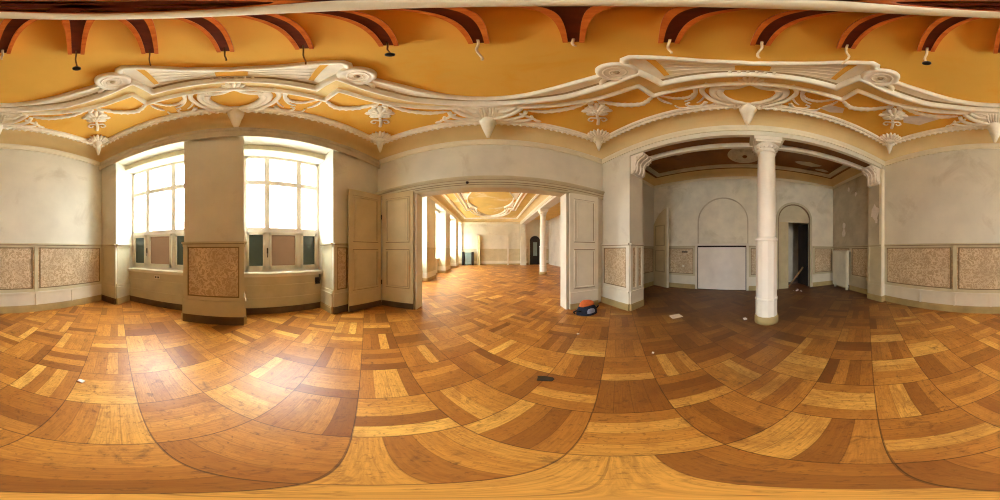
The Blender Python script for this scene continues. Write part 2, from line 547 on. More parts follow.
# corridor behind the arched doorway
m = MB().box(6.1, 8.0, AY0 - .6, AY0 - .4, 0, 3.6).box(6.1, 8.0, AY1 + .3, AY1 + .5, 0, 3.6).box(8.0, 8.2, AY0 - .6, AY1 + .5, 0, 3.6).box(6.1, 8.2, AY0 - .6, AY1 + .5, 3.6, 3.8)
struct(m.build('wall_corridor', M['worn']))
struct(MB().box(6.6, 8.2, AY0 - .6, AY1 + .5, -.2, 0).build('floor_corridor', M['concrete']))
# far room shell
m = MB().box(-3.85, 6.2, YF, YF + .3, 0, H)
wall_f = struct(m.build('wall_far_end', M['plaster']))
wall_fr = struct(MB().box(5.9, 6.2, YD2, YF, 0, H).build('wall_far_room_right', M['plaster']))
m = MB().box(XA, XA2, YD2, 4.6, 0, H).box(XA, XA2, YF - .5, YF, 0, H).box(XA, XA2, 4.6, YF - .5, OZ, H)
wall_fc = struct(m.build('wall_far_colonnade', M['plaster']))

# ------------------------------------------------------------------ coves, cornices, bead mouldings
def rect(x0, x1, y0, y1):
    return [(x0, y0), (x1, y0), (x1, y1), (x0, y1)]
def cove_prof(w, z0, n=7):
    a = [(w - w * math.cos(PI / 2 * k / n), z0 + w * math.sin(PI / 2 * k / n)) for k in range(n + 1)]
    return a + [(w, z0 + w + .03), (-.03, z0 + w + .03), (-.03, z0)]
R1 = rect(XW, XA, YB, YD)
def room_cornice(R, n, z=4.29, w=.36, mat='cove'):
    t = struct(MB().sweep(R, cove_prof(w, z), True, True).build('trim_%d' % n, M[mat]), 'cove round the ceiling')
    MB().sweep(R, [(-.02, z - .13), (.03, z - .13), (.035, z - .09), (.06, z - .05), (.07, z), (.05, z + .025), (-.02, z + .025)], True).build('cornice_strip', M['cream'], t)
    b = w - .01
    MB().sweep(R, [(b, z + w - .05), (b + .025, z + w - .06), (b + .07, z + w - .025), (b + .10, z + w - .045), (b + .125, z + w - .02), (b + .125, H + .01), (b, H + .01)], True).build('bead_moulding', M['ornament'], t)
    # egg and leaf run along the moulding
    m = MB(); N = len(R)
    for k in range(N):
        fr, L = frame(R[k], R[(k + 1) % N])
        (ox, oy), (ux, uy), (nx, ny) = fr
        cnt = int((L - .9) / .125)
        for q in range(cnt):
            l = .45 + (L - .9) * (q + .5) / cnt
            c = (ox + ux * l + nx * (b + .020), oy + uy * l + ny * (b + .020), z + w - .056)
            m.blob(c, (ux * .042, uy * .042, 0), (nx * .034, ny * .034, .024), (-nx * .014, -ny * .014, .024), 6, 4)
    m.build('egg_ornament', M['ornament'], t)
    return t
trim1 = room_cornice(R1, 1)
R2 = rect(XA2, XAB, YAR, YAL)
t2 = struct(MB().sweep(R2, cove_prof(.26, 4.36), True, True).build('trim_2', M['cove']), 'cove round the alcove ceiling')
MB().sweep(R2, [(-.02, 4.27), (.03, 4.27), (.06, 4.32), (.06, 4.365), (-.02, 4.365)], True).build('cornice_strip', M['cream'], t2)
m = MB().sweep(rect(XA2 + .42, XAB - .42, YAR + .42, YAL - .42), [(0, 4.57), (.05, 4.565), (.10, 4.59), (.16, 4.575), (.19, 4.6), (.19, 4.63), (0, 4.63)], True)
m.build('bead_moulding', M['worn'], t2)
R3 = rect(XW, XA, YD2, YF)
trim3 = room_cornice(R3, 3)
# heavy fascia board across the window wall
fr, L = frame((XW, YD), (XW, YB))
t4 = struct(MB().sweep([(XW, YD), (XW, YB)], [(.075, 4.015), (.095, 4.015), (.095, 4.17), (.115, 4.20), (.115, 4.28), (0, 4.28), (0, 4.20), (.075, 4.20)]).build('trim_4', M['worn']), 'fascia board above the windows')

# ------------------------------------------------------------------ moulded ceiling frame
def quarter(ctrl):
    out = []
    for seg in ctrl:
        out += seg if not out else seg[1:]
    return out
def sym(q):
    """q runs from (x,0) to (0,y) in the first quadrant, mirrored to a closed curve"""
    a = list(q)
    b = [(-x, y) for x, y in reversed(q)][1:]
    c = [(-x, -y) for x, y in q][1:]
    d = [(x, -y) for x, y in reversed(q)][1:-1]
    return [(x + CX, y + CY) for x, y in a + b + c + d]
NS = 6
ridge_q = quarter([catmull([(1.64, 0), (1.65, .5), (1.66, .98)], NS), [(1.66, .98), (1.54, .99), (1.42, 1.005), (1.30, 1.02)], catmull([(1.30, 1.02), (1.29, 1.5), (1.07, 2.0), (.72, 2.28), (.35, 2.43), (0, 2.47)], NS)])
bord_q = quarter([catmull([(1.40, 0), (1.30, .42), (1.03, .80)], NS), [(1.03, .80), (.98, .86), (.99, .93), (1.06, 1.0)], catmull([(1.06, 1.0), (1.09, 1.38), (.87, 1.84), (.60, 2.14), (.30, 2.30), (0, 2.35)], NS)])
bott_q = quarter([catmull([(1.88, 0), (1.89, .62), (1.90, 1.24)], NS), [(1.90, 1.24), (1.79, 1.24), (1.68, 1.24), (1.57, 1.24)], catmull([(1.57, 1.24), (1.50, 1.72), (1.28, 2.10), (.95, 2.38), (.46, 2.56), (0, 2.60)], NS)])
mid_q = [((a[0] * .45 + b[0] * .55), (a[1] * .45 + b[1] * .55)) for a, b in zip(bord_q, ridge_q)]
RIDGE, BORD, BOTT, MID = sym(ridge_q), sym(bord_q), sym(bott_q), sym(mid_q)
def ceiling_frame(n, tr):
    f = lambda C: [tr(p) for p in C]
    t = struct(MB().strip(f(BORD), f(RIDGE), H - .035, H + .01).build('trim_%d' % n, M['ornament']), 'moulded plaster frame on the ochre ceiling')
    MB().strip(f(RIDGE), f(BOTT), H - .028, H + .01).build('frame_band', M['band'], t)
    def mould(C, w, d, nm):
        half = [(w * math.cos(PI * k / 6), H - .03 - d * math.sin(PI * k / 6)) for k in range(7)]
        MB().sweep(f(C), [(w, H)] + half + [(-w, H)], True, True).build(nm, M['ornament'], t)
    mould(BORD, .04, .07, 'border_moulding')
    gi = [(a[0] + (b[0] - a[0]) * .60, a[1] + (b[1] - a[1]) * .60) for a, b in zip(BORD, RIDGE)]
    go = [(a[0] + (b[0] - a[0]) * .86, a[1] + (b[1] - a[1]) * .86) for a, b in zip(BORD, RIDGE)]
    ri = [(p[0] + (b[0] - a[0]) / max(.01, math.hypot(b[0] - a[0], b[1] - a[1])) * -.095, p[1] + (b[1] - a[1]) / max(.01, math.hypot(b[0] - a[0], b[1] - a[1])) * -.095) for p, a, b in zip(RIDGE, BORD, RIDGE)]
    MB().strip(f(ri), f(RIDGE), H - .037, H - .03).build('shade_line', M['shade_line'], t)  # flat strip: the ridge's shadow line put into the colour
    mould(RIDGE, .05, .13, 'ridge_moulding')
    mould(BOTT, .04, .09, 'outer_moulding')
    m2 = MB()
    # ribs of the fan panels between border and ridge on the long sides
    for sx in (1, -1):
        for k in range(1, 6):
            fr_ = k / 6
            P = []
            for yy in [q / 10 for q in range(-9, 10)]:
                xb = 1.40 - .37 * (abs(yy) / .8) ** 1.6 if abs(yy) < .8 else 1.03
                x = xb + (1.60 - xb) * fr_
                if abs(yy) < .86 - .0 * fr_:
                    P.append(tr((sx * x + CX, yy + CY)) + (H - .035,))
            m2.tube(P, .012, 5)
    m2.build('fan_rib', M['ornament'], t)
    for sx in (1, -1):
        for sy in (1, -1):
            P = [tr((sx * 1.08 + CX, sy * .80 + CY)), tr((sx * 1.50 + CX, sy * .86 + CY)), tr((sx * 1.50 + CX, sy * .80 + CY)), tr((sx * 1.12 + CX, sy * .74 + CY))]
            MB().prism(P, lambda a, b, h: (a, b, H - .034 - h), 0, .02).build('ochre_strip', M['ochre'], t)
        P = [tr((sx * a + CX, b + CY)) for a, b in ((1.44, -.16), (1.54, -.16), (1.54, .16), (1.44, .16))]
        MB().prism(P, lambda a, b, h: (a, b, H - .034 - h), 0, .02).build('ochre_plaque', M['ochre'], t)
    return t
ceiling_frame(5, lambda p: (p[0], p[1]))
YC2 = (YD2 + YF) / 2
ceiling_frame(6, lambda p: (p[0], YC2 + (p[1] - CY) * 1.9))

# ------------------------------------------------------------------ relief ornaments on the ceiling
def lf(o, Sx, T):
    """local ornament frame on the ceiling: s along Sx, t along T, h downwards"""
    def fn(s, t, h=0.0):
        return (o[0] + s * Sx[0] + t * T[0], o[1] + s * Sx[1] + t * T[1], H - h)
    return fn
def petal(m, fn, s0, t0, ang, ln, wd, ht, base=.0):
    cs, sn = math.sin(ang), math.cos(ang)     # ang 0 points along +t
    c = fn(s0 + cs * ln / 2, t0 + sn * ln / 2, base)
    o = Vector(fn(0, 0)); ax = Vector(fn(cs, sn)) - o; ay = Vector(fn(sn, -cs)) - o
    m.blob(c, tuple(ax * ln / 2), tuple(ay * wd / 2), (0, 0, -ht), 8, 6)
def stroke(m, fn, pts, r0, r1=None, h=.02, n=5):
    C = catmull(pts, n)
    r1 = r0 if r1 is None else r1
    N = len(C) - 1
    m.tube([fn(p[0], p[1], h) for p in C], [r0 + (r1 - r0) * k / N for k in range(N + 1)], 7)
def spiral(c, r, turns, a0, sgn=1, n=14):
    return [(c[0] + r * (1 - .8 * k / n) * math.cos(a0 + sgn * turns * 2 * PI * k / n), c[1] + r * (1 - .8 * k / n) * math.sin(a0 + sgn * turns * 2 * PI * k / n)) for k in range(n + 1)]

SIDE = {1: 'alcove', -1: 'window'}
ENDN = {1: 'folding doors', -1: 'blank back wall'}
# four spiral rosettes at the breaks of the frame
for sx in (1, -1):
    for sy in (1, -1):
        c = (CX + sx * 1.13, CY + sy * 1.16)
        r = empty('plaster_rosette', (c[0], c[1], H))
        fn = lf(c, (sx, 0), (0, sy))
        m = MB().lathe([(0, -.085), (.13, -.09), (.16, -.105), (.185, -.11), (.20, -.09), (.205, -.05), (.205, .0)], (c[0], c[1], H - .03), 32)
        m.build('disc', M['ornament'], r)
        m = MB()
        stroke(m, fn, spiral((0, 0), .145, 1.9, .4, 1, 26), .014, .008, .122, 2)
        m.build('spiral', M['ornament'], r)
        MB().lathe([(0, -.045), (.025, -.03), (.035, 0)], (c[0], c[1], H - .115), 14).build('boss', M['shade_line'], r)
        m = MB()
        stroke(m, fn, [(.10, .14), (.06, .24), (.10, .34), (.18, .33), (.17, .26)], .045, .022, .05)
        for q in range(3):
            petal(m, fn, .06, .22, 2.6 + q * .5, .13, .05, .03, .05)
        m.build('leaf_scroll', M['ornament'], r)
        tag(r, 'cream spiral rosette on the ceiling frame, %s side, towards the %s' % (SIDE[sx], ENDN[sy]), 'rosette', 'spiral rosettes on the ceiling frame')

# four corner ornaments running from the frame to the corner of the room
for sx in (1, -1):
    for sy in (1, -1):
        a = Vector((CX + sx * 1.47, CY + sy * 1.92)); b = Vector((CX + sx * 2.42, CY + sy * 3.05))
        T = (b - a); Ln = T.length; T.normalize()
        fn = lf(a, (T.y, -T.x), (T.x, T.y))
        r = empty('corner_ornament', (a.x, a.y, H))
        m = MB()
        for k in range(9):
            an = (k - 4) * .52
            petal(m, fn, 0, .34, an + PI, .27 - .02 * abs(k - 4), .10, .06, .03)
        for s_ in (1, -1):
            petal(m, fn, s_ * .05, .30, s_ * 1.4, .22, .11, .05, .03)
            petal(m, fn, s_ * .04, .18, s_ * 1.0, .19, .10, .05, .03)
            petal(m, fn, s_ * .03, .46, s_ * 1.75, .17, .09, .045, .03)
            petal(m, fn, s_ * .03, .05, s_ * .8, .14, .08, .04, .03)
        m.build('acanthus_leaf', M['ornament'], r)
        m = MB()
        for k in range(7):
            petal(m, fn, 0, .36, k * 2 * PI / 7, .12, .07, .05, .075)
        m.blob(fn(0, .36, .10), (.035, 0, 0), (0, .035, 0), (0, 0, .03))
        m.build('flower', M['ornament'], r)
        m = MB()
        stroke(m, fn, [(0, .52), (.015, .66), (0, .82)], .03, .035, .04)
        for s_ in (1, -1):
            stroke(m, fn, [(s_ * .02, .60), (s_ * .12, .58), (s_ * .17, .66), (s_ * .11, .71), (s_ * .08, .66)], .022, .012, .03)
        m.build('stem', M['ornament'], r)
        m = MB()
        for k in range(9):
            an = (k - 4) * .30
            petal(m, fn, 0, Ln - .14, an + PI, .36 - .018 * abs(k - 4), .085, .07, .06)
        m.blob(fn(0, Ln - .16, .08), (.13, 0, 0), (0, .13, 0), (0, 0, .09))
        m.build('shell', M['ornament'], r)
        # drop that runs down over the cove into the corner
        m = MB()
        P = []
        for q in range(6):
            tt = Ln - .12 + q * .055
            P.append(fn(0, tt, .05 + .012 * q * q))
        m.tube(P, [.085, .10, .10, .08, .055, .02], 8)
        for s_ in (1, -1):
            m.blob(fn(s_ * .08, Ln - .02, .12), (.05, 0, 0), (0, .05, 0), (0, 0, .06))
        m.build('drop', M['ornament'], r)
        tag(r, 'flower and shell ornament in the ceiling corner between %s wall and %s' % (SIDE[sx], ENDN[sy]), 'ornament', 'corner ornaments of the ceiling')

# two cartouches in the middle of the long sides
for sx in (1, -1):
    o = (CX + sx * 1.80, CY)
    fn = lf(o, (0, -sx), (sx, 0))
    r = empty('cartouche', (o[0], o[1], H))
    m = MB()
    for s_ in (1, -1):
        stroke(m, fn, [(0, .03), (s_ * .05, .12), (s_ * .14, .19), (s_ * .26, .21), (s_ * .36, .19)], .03, .045, .035)
        stroke(m, fn, [(s_ * .36, .22), (s_ * .39, .33), (s_ * .33, .48), (s_ * .20, .60), (s_ * .07, .66), (s_ * .03, .76)], .058, .04, .045)
        stroke(m, fn, [(s_ * .36, .16), (s_ * .46, .26), (s_ * .45, .44), (s_ * .32, .60), (s_ * .16, .70)], .07, .04, .02)
        stroke(m, fn, [(s_ * .48, .04), (s_ * .60, .22), (s_ * .55, .46), (s_ * .40, .64), (s_ * .22, .76)], .035, .045, .04)
    m.build('scroll_frame', M['ornament'], r)
    for s_ in (1, -1):
        m = MB()
        stroke(m, fn, [(s_ * .66, .08), (s_ * .70, .28), (s_ * .80, .42), (s_ * .92, .46)], .036, .018, .025)
        stroke(m, fn, [(s_ * .62, .56), (s_ * .72, .66), (s_ * .88, .64), (s_ * .93, .55), (s_ * .86, .52)], .036, .018, .025)
        stroke(m, fn, [(s_ * .50, .66), (s_ * .70, .70), (s_ * .95, .66), (s_ * 1.08, .60), (s_ * 1.10, .52)], .034, .016, .025)
        stroke(m, fn, [(s_ * .58, .36), (s_ * .68, .50), (s_ * .76, .56)], .022, .012, .02)
        m.build('side_scroll', M['ornament'], r)
    m = MB()
    for k in range(9):
        an = (k - 4) * .34
        petal(m, fn, 0, .14, an + PI, .26 - .015 * abs(k - 4), .07, .04, .04)
    for k in range(6):
        petal(m, fn, (k - 2.5) * .085, -.12, PI, .13, .05, .035, .06)
    m.build('palmette', M['ornament'], r)
    m = MB()
    for s_ in (1, -1):
        m = MB()
        stroke(m, fn, spiral((s_ * .13, .70), .11, 1.3, PI / 2, s_, 14), .03, .016, .06, 2)
        m.build('volute', M['ornament'], r)
    MB().blob(fn(0, .74, .06), (.09, 0, 0), (0, .10, 0), (0, 0, .06)).build('boss', M['ornament'], r)
    m = MB()
    P = [fn(0, .66 + q * .065, .05 + .0100 * q * q) for q in range(7)]
    m.tube(P, [.05, .11, .135, .125, .10, .07, .025], 12)
    for s_ in (1, -1):
        P = [fn(s_ * .10, .78 + q * .05, .06 + .013 * q * q) for q in range(4)]
        m.tube(P, [.04, .05, .035, .01], 7)
    m.build('pendant', M['ornament'], r)
    tag(r, 'scrolled cream cartouche with hanging pendant, middle of the ceiling edge, %s side' % SIDE[sx], 'cartouche', 'cartouches on the long sides of the ceiling')

# two fluted shell ornaments in the middle of the short ends
for sy in (1, -1):
    o = (CX, CY + sy * 2.50)
    _f = lf(o, (sy, 0), (0, sy))
    fn = lambda a, b, h=0.0, _f=_f: _f(a, b + .03, h + .075)
    r = empty('shell_ornament', (o[0], o[1], H))
    MB().prism([(-.56, .0), (.56, .0), (.50, .16), (.34, .34), (.16, .46), (-.16, .46), (-.34, .34), (-.50, .16)], lambda a, b, h: _f(a, b + .03, h), .0, .09).build('backing_plate', M['ornament'], r)
    m = MB()
    for k in range(7):
        stroke(m, fn, [((k - 3) * .05, .04), ((k - 3) * .045, .26), ((k - 3) * .03, .44)], .021, .018, .035, 2)
    m.build('flute', M['ornament'], r)
    m = MB()
    for s_ in (1, -1):
        stroke(m, fn, [(s_ * .52, .02), (s_ * .42, .20), (s_ * .26, .34), (s_ * .10, .40)], .05, .04, .045)
        stroke(m, fn, [(s_ * .44, .00), (s_ * .30, .14), (s_ * .16, .18), (s_ * .15, .08), (s_ * .22, .06)], .04, .022, .045)
        stroke(m, fn, [(s_ * .62, .10), (s_ * .60, .26), (s_ * .42, .40), (s_ * .14, .46)], .04, .04, .03)
        stroke(m, fn, [(s_ * .74, .22), (s_ * .78, .33), (s_ * .64, .42), (s_ * .40, .47)], .026, .04, .03)
        for q in range(4):
            petal(m, fn, s_ * (.52 + .10 * q), .18 + .06 * q, s_ * (1.0 + .15 * q), .16, .06, .035, .03)
        m.blob(fn(s_ * .28, .14, .02), (.13, 0, 0), (0, .10, 0), (0, 0, .035))
    m.build('scroll', M['ornament'], r)
    m = MB()
    P = [_f(0, .36 + q * .065, .06 + .012 * q * q) for q in range(7)]
    m.tube(P, [.06, .13, .16, .15, .12, .08, .03], 12)
    m.build('pendant', M['ornament'], r)
    tag(r, 'fluted cream plaster shell with side scrolls at the ceiling edge above the %s' % ENDN[sy], 'ornament', 'shells at the short ends of the ceiling')

# leaf garlands between the ornaments
def garland(P, r, label):
    C = catmull(P, 10)
    m = MB(); n = len(C) - 1
    rad = []
    for k in range(n + 1):
        e = math.sin(PI * k / n) ** .6
        rad.append((.25 + .75 * e) * r * (1 + .18 * math.cos(k * 2.1)))
    m.tube([(p[0], p[1], H - .03) for p in C], rad, 8, 1.0)
    o = m.build('garland', M['ornament'], None, (C[0][0], C[0][1], H))
    tag(o, label, 'garland', 'leaf garlands on the ceiling')
for sx in (1, -1):
    for sy in (1, -1):
        g = lambda L: [(CX + sx * a, CY + sy * b) for a, b in L]
        garland(g([(1.50, 1.93), (1.83, 1.78), (2.02, 1.52), (1.93, 1.27)]), .055,
                'thick leaf garland, %s side of ceiling, beside the %s corner ornament' % (SIDE[sx], ENDN[sy]))
        garland(g([(1.42, 2.00), (1.28, 2.34), (.98, 2.60), (.66, 2.66)]), .05,
                'leaf garland on the ceiling above the %s, on its %s half' % (ENDN[sy], SIDE[sx]))
        garland(g([(1.93, 1.18), (2.12, 1.00), (2.14, .80), (1.98, .64)]), .032,
                'short thin swag beside the %s side cartouche, towards the %s' % (SIDE[sx], ENDN[sy]))
        garland(g([(1.98, 1.22), (2.12, 1.20), (2.26, 1.12)]), .028,
                'little ribbon tail on the %s side of the ceiling, towards the %s' % (SIDE[sx], ENDN[sy]))

# bare plaster where ornament has broken away (alcove / back wall corner)
def patch(pts, parent, nm='bare_patch', h=.006):
    MB().prism(pts, lambda a, b, q: (a, b, H - q), -.002, h).build(nm, M['bare'], parent)
ceil = bpy.data.objects['ceiling']
ac = bpy.data.objects['ceiling_alcove']
for cx_, cy_, rx_, ry_ in ((4.75, -2.1, .16, .5), (5.0, -2.75, .10, .3), (4.1, 1.1, .08, .16), (4.2, 1.75, .06, .12)):
    pts_ = [(cx_ + rx_ * (.7 + .4 * random.random()) * math.cos(q * PI / 6), cy_ + ry_ * (.7 + .4 * random.random()) * math.sin(q * PI / 6)) for q in range(12)]
    MB().prism(pts_, lambda a, b, q: (a, b, 4.62 - q), -.002, .006).build('bare_patch', M['worn'], ac)
patch([(2.10, -1.28), (2.26, -1.20), (2.30, -1.42), (2.20, -1.62), (2.06, -1.55)], ceil)
patch([(1.50, -2.40), (1.62, -2.62), (1.40, -2.86), (1.0, -2.80), (.72, -2.72), (.95, -2.62), (1.25, -2.55)], ceil)

# ------------------------------------------------------------------ starburst ceiling light
FX, FY = -.07, -.106
fix = empty('ceiling_light', (FX, FY, H))
tag(fix, 'starburst wooden ceiling light with twelve red-brown arms around a cream ring', 'ceiling light')
ZA = 4.585
wire_len = [.40, .75, .69, .58, .87, .58, .96, .40, .78, .75, .90, .66]   # from az 180 going clockwise
for k in range(12):
    az = math.radians(180 + 30 * k)
    d = (math.sin(az), math.cos(az)); nn = (d[1], -d[0])
    fr = ((FX, FY), d, nn)
    m = MB()
    for s_ in (1, -1):
        w0, w1, v0, v1 = (.020, .038, .030, .058)
        q = lambda l, dd, z: (FX + d[0] * l + nn[0] * dd * s_, FY + d[1] * l + nn[1] * dd * s_, z)
        m.hexa([q(.10, w0, ZA), q(.975, v0, ZA), q(.975, v1, ZA), q(.10, w1, ZA), q(.10, w0, H - .001), q(.975, v0, H - .001), q(.975, v1, H - .001), q(.10, w1, H - .001)])
    arm = m.build('arm', M['orangewood'], fix)
    MB().hexa([q(.10, -.0205, ZA + .03), q(.965, -.0305, ZA + .03), q(.965, .0305, ZA + .03), q(.10, .0205, ZA + .03), q(.10, -.0205, H - .002), q(.965, -.0305, H - .002), q(.965, .0305, H - .002), q(.10, .0205, H - .002)]).build('channel', M['redwood'], arm)
    # loose flex hanging from the end of the arm
    L = wire_len[k]
    bx, by = FX + d[0] * .90, FY + d[1] * .90
    ph = random.random() * 6
    wob = .010 if k in (0, 1, 2, 3, 4, 5, 11) else .022
    P = []
    for q in range(9):
        tt = q / 8
        P.append((bx + math.sin(ph + tt * 7) * wob * tt + d[0] * .05 * min(1, tt * 3), by + math.cos(ph + tt * 6) * wob * tt + d[1] * .05 * min(1, tt * 3), ZA + .03 - L * tt))
    light = k in (0, 6, 7, 8, 9, 10, 11)
    MB().tube(P, .009 if light else .006, 6).build('flex', M['flex'] if light else M['flexdark'], fix)
    if k in (1, 5, 11):
        e = P[-1]
        MB().lathe([(0, .06), (.014, .055), (.018, .02), (.030, .01), (.031, -.03), (.022, -.05), (0, -.05)], (e[0], e[1], e[2] - .01), 14).build('lamp_socket', M['black'], fix)
m = MB().lathe([(.128, ZA - .02), (.128, ZA - .135), (.15, ZA - .15), (.22, ZA - .15), (.243, ZA - .13), (.243, ZA - .02), (.128, ZA - .02)], (FX, FY, 0), 48)
m.build('hub_ring', M['cream'], fix)
MB().lathe([(.126, H), (.126, ZA - .13), (.118, ZA - .13), (.118, H)], (FX, FY, 0), 40).build('hub_lining', M['orangewood'], fix)
m = MB()
for k in range(6):
    az = math.radians(15 + 60 * k)
    m.lbox(((FX, FY), (math.sin(az), math.cos(az)), (math.cos(az), -math.sin(az))), 0, .12, -.022, .022, ZA - .06, H)
m.build('hub_spokes', M['redwood'], fix)

# ------------------------------------------------------------------ wainscoting
def wainscot(p0, p1, parent, stiles=(), ends=(True, True), base='skirting', paper=True, top=1.66, frame_mat='joinery', plinth='joinery', bs_name=None, l_in=(0, 0), posts=()):
    fr, L = frame(p0, p1)
    a, b = l_in[0], L - l_in[1]
    fm, pm = M[frame_mat], M[plinth]
    m = MB().lbox(fr, a, b, 0, .06, top - .035, top).lbox(fr, a, b, 0, .03, top - .07, top - .035)
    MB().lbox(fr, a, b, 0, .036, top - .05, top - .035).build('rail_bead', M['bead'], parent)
    m.build('dado_rail', fm, parent)
    MB().lbox(fr, a, b, 0, .028, top - .10, top - .06).lbox(fr, a, b, 0, .028, .50, .58).build('panel_rail', fm, parent)
    st = [a + .04] * ends[0] + list(stiles) + [b - .04] * ends[1]
    ms = MB()
    for s_ in st:
        ms.lbox(fr, s_ - .045, s_ + .045, 0, .032, .50, top - .06)
    if st:
        ms.build('stile', fm, parent)
    ed = [a] + list(stiles) + [b]
    for k in range(len(ed) - 1):
        la, lb = ed[k] + .085, ed[k + 1] - .085
        if paper and lb - la > .1:
            q = MB()
            for aa, bb, za, zb in ((la, la + .022, .58, top - .10), (lb - .022, lb, .58, top - .10), (la, lb, .58, .602), (la, lb, top - .122, top - .10)):
                q.lbox(fr, aa, bb, 0, .022, za, zb)
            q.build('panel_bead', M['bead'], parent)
        MB().lbox(fr, ed[k] + .04, ed[k + 1] - .04, 0, .010, .57, top - .09).build('wallpaper_panel' if paper else 'wainscot_panel', M['wallpaper'] if paper else fm, parent)
    mp = MB().lbox(fr, a, b, 0, .036, .17, .46).lbox(fr, a, b, 0, .05, .46, .505)
    for s_ in posts:
        mp.lbox(fr, s_ - .022, s_ + .022, 0, .052, .17, .46)
    mp.build('plinth_board', pm, parent)
    o = MB().lbox(fr, a, b, 0, .055, 0, .15).lbox(fr, a, b, 0, .046, .15, .175).build(bs_name or 'baseboard', M[base], None if bs_name else parent)
    if bs_name: struct(o)

# back wall (inward normal +Y: run from +X to -X)
wainscot((XW, YB), (XA, YB), wall_b, plinth='joinery_white', stiles=(-1.03 - XW, .845 - XW), posts=(1.0, 1.95, 3.0, 3.83, 4.7), bs_name='baseboard_back', ends=(True, True))
# window wall piers and reveals  (normal +X: run towards -Y)
def rev(y, sgn, parent):
    """wainscot on a reveal face at y; sgn = direction the face looks along Y"""
    p0, p1 = ((XW, y), (-3.52, y))
    if sgn < 0: p0, p1 = p1, p0      # normal left of run: -X run gives -Y normal
    # face looking +Y needs run +X
    if sgn > 0: wainscot((-3.52, y), (XW, y), parent, ends=(False, False), paper=False, frame_mat='joinery')
    else: wainscot((XW, y), (-3.52, y), parent, ends=(False, False), paper=False, frame_mat='joinery')
wainscot((XW, -3.0), (XW, YB), wall_w, paper=False, bs_name='baseboard_window_left', base='kick')
wainscot((XW, .04), (XW, -1.13), wall_w, bs_name='baseboard_window_pier', base='kick')
wainscot((XW, YD), (XW, 1.93), wall_w, stiles=(1.02,), bs_name='baseboard_window_right', base='kick')
for a, b in BAYS[:2]:
    rev(a, 1, wall_w); rev(b, -1, wall_w)
    fr, L = frame((-3.52, b), (-3.52, a))
    MB().lbox(fr, 0, L, 0, .02, .15, .36).lbox(fr, 0, L, 0, .03, .36, .40).lbox(fr, 0, L, 0, .014, .40, .66).lbox(fr, 0, L, 0, .03, .66, .70).lbox(fr, 0, L, 0, .014, .70, .94).build('apron_boards', M['joinery'], wall_w)
    MB().lbox(fr, 0, L, 0, .04, 0, .16).build('apron_baseboard', M['kick'], wall_w)
# colonnade pier (normal -X: run +Y) and reveals
wainscot((XA, OY1), (XA, YD), wall_a, bs_name='baseboard_pier', plinth='joinery_white', frame_mat='joinery_white')
wainscot((XA2, OY1), (XA, OY1), wall_a, stiles=(.26,), bs_name='baseboard_pier_reveal', plinth='joinery_white', frame_mat='joinery_white', base='skirting')
wainscot((XA, OY0), (XA2, OY0), wall_j, paper=False, bs_name='baseboard_jamb_reveal')
MB().box(XA - .03, XA + .06, OY0 - .10, OY0 + .03, .17, 4.0).build('corner_post', M['cream'], wall_j)
MB().box(XA - .05, XA + .06, OY0 - .10, OY0 + .05, 0, .17).build('corner_post_base', M['skirting'], wall_j)
# alcove back wall (normal -X)
RY0, RY1 = -.19, 1.67
wainscot((XAB, AY1 + .12), (XAB, RY0 - .06), wall_ab, bs_name='baseboard_alcove_middle', plinth='joinery_white')
wainscot((XAB, RY1 + .06), (XAB, 2.95), wall_ab, bs_name='baseboard_alcove_left', plinth='joinery_white')
wainscot((XAB, YAR), (XAB, AY0 - .12), wall_ab, bs_name='baseboard_alcove_right', plinth='joinery_white')
# alcove right wall (normal +Y: run -X... from XA2 to XAB)
wainscot((XA2, YAR), (XAB, YAR), wall_ar, stiles=(1.2,), bs_name='baseboard_alcove_side')
wainscot((XAB, YAL), (XA2, YAL), wall_d, stiles=(1.2,), bs_name='baseboard_alcove_north')

# casing of the boarded recess and faint blind arch above it
m = MB().box(XAB - .05, XAB, RY1 - .02, RY1 + .07, 0, 1.72).box(XAB - .05, XAB, RY0 - .07, RY0 + .02, 0, 1.72).box(XAB - .05, XAB, RY0 - .07, RY1 + .07, 1.66, 1.74)
struct(m.build('trim_7', M['joinery_white']), 'casing round the boarded recess in the alcove')
BAP = [(.70 + .90 * math.cos(PI * k / 24), 2.55 + .90 * math.sin(PI * k / 24)) for k in range(25)]
L_ = []
for y, z in BAP:
    d = Vector((y - .70, z - 2.55)).normalized()
    L_.append([(XAB + .005, y, z), (XAB - .02, y, z), (XAB - .02, y + d.x * .045, z + d.y * .045), (XAB + .005, y + d.x * .045, z + d.y * .045)])
m = MB().loops(L_, False, True, False, caps=True)
m.box(XAB - .02, XAB + .005, 1.60, 1.645, 1.74, 2.55).box(XAB - .02, XAB + .005, -.245, -.20, 1.74, 2.55)
struct(m.build('trim_8', M['worn']), 'blind arch moulding on the alcove back wall')
bd = MB().box(XAB - .022, XAB - .002, RY0 + .05, RY1 - .05, .02, 1.60).box(XAB - .03, XAB - .02, RY0 + .05, RY0 + .09, .02, 1.60).box(XAB - .03, XAB - .02, RY1 - .09, RY1 - .05, .02, 1.60).build('board_panel', M['board'])
struct(bd); bd.name = 'door_5'
bd['label'] = 'pale grey board closing the low recess in the alcove back wall'
MB().box(XAB - .012, XAB - .001, RY0, RY1, .0, 1.66).build('gap_shadow_sheet', M['dark'], bd)  # dark sheet behind the board, coloured as the shadow in the gap

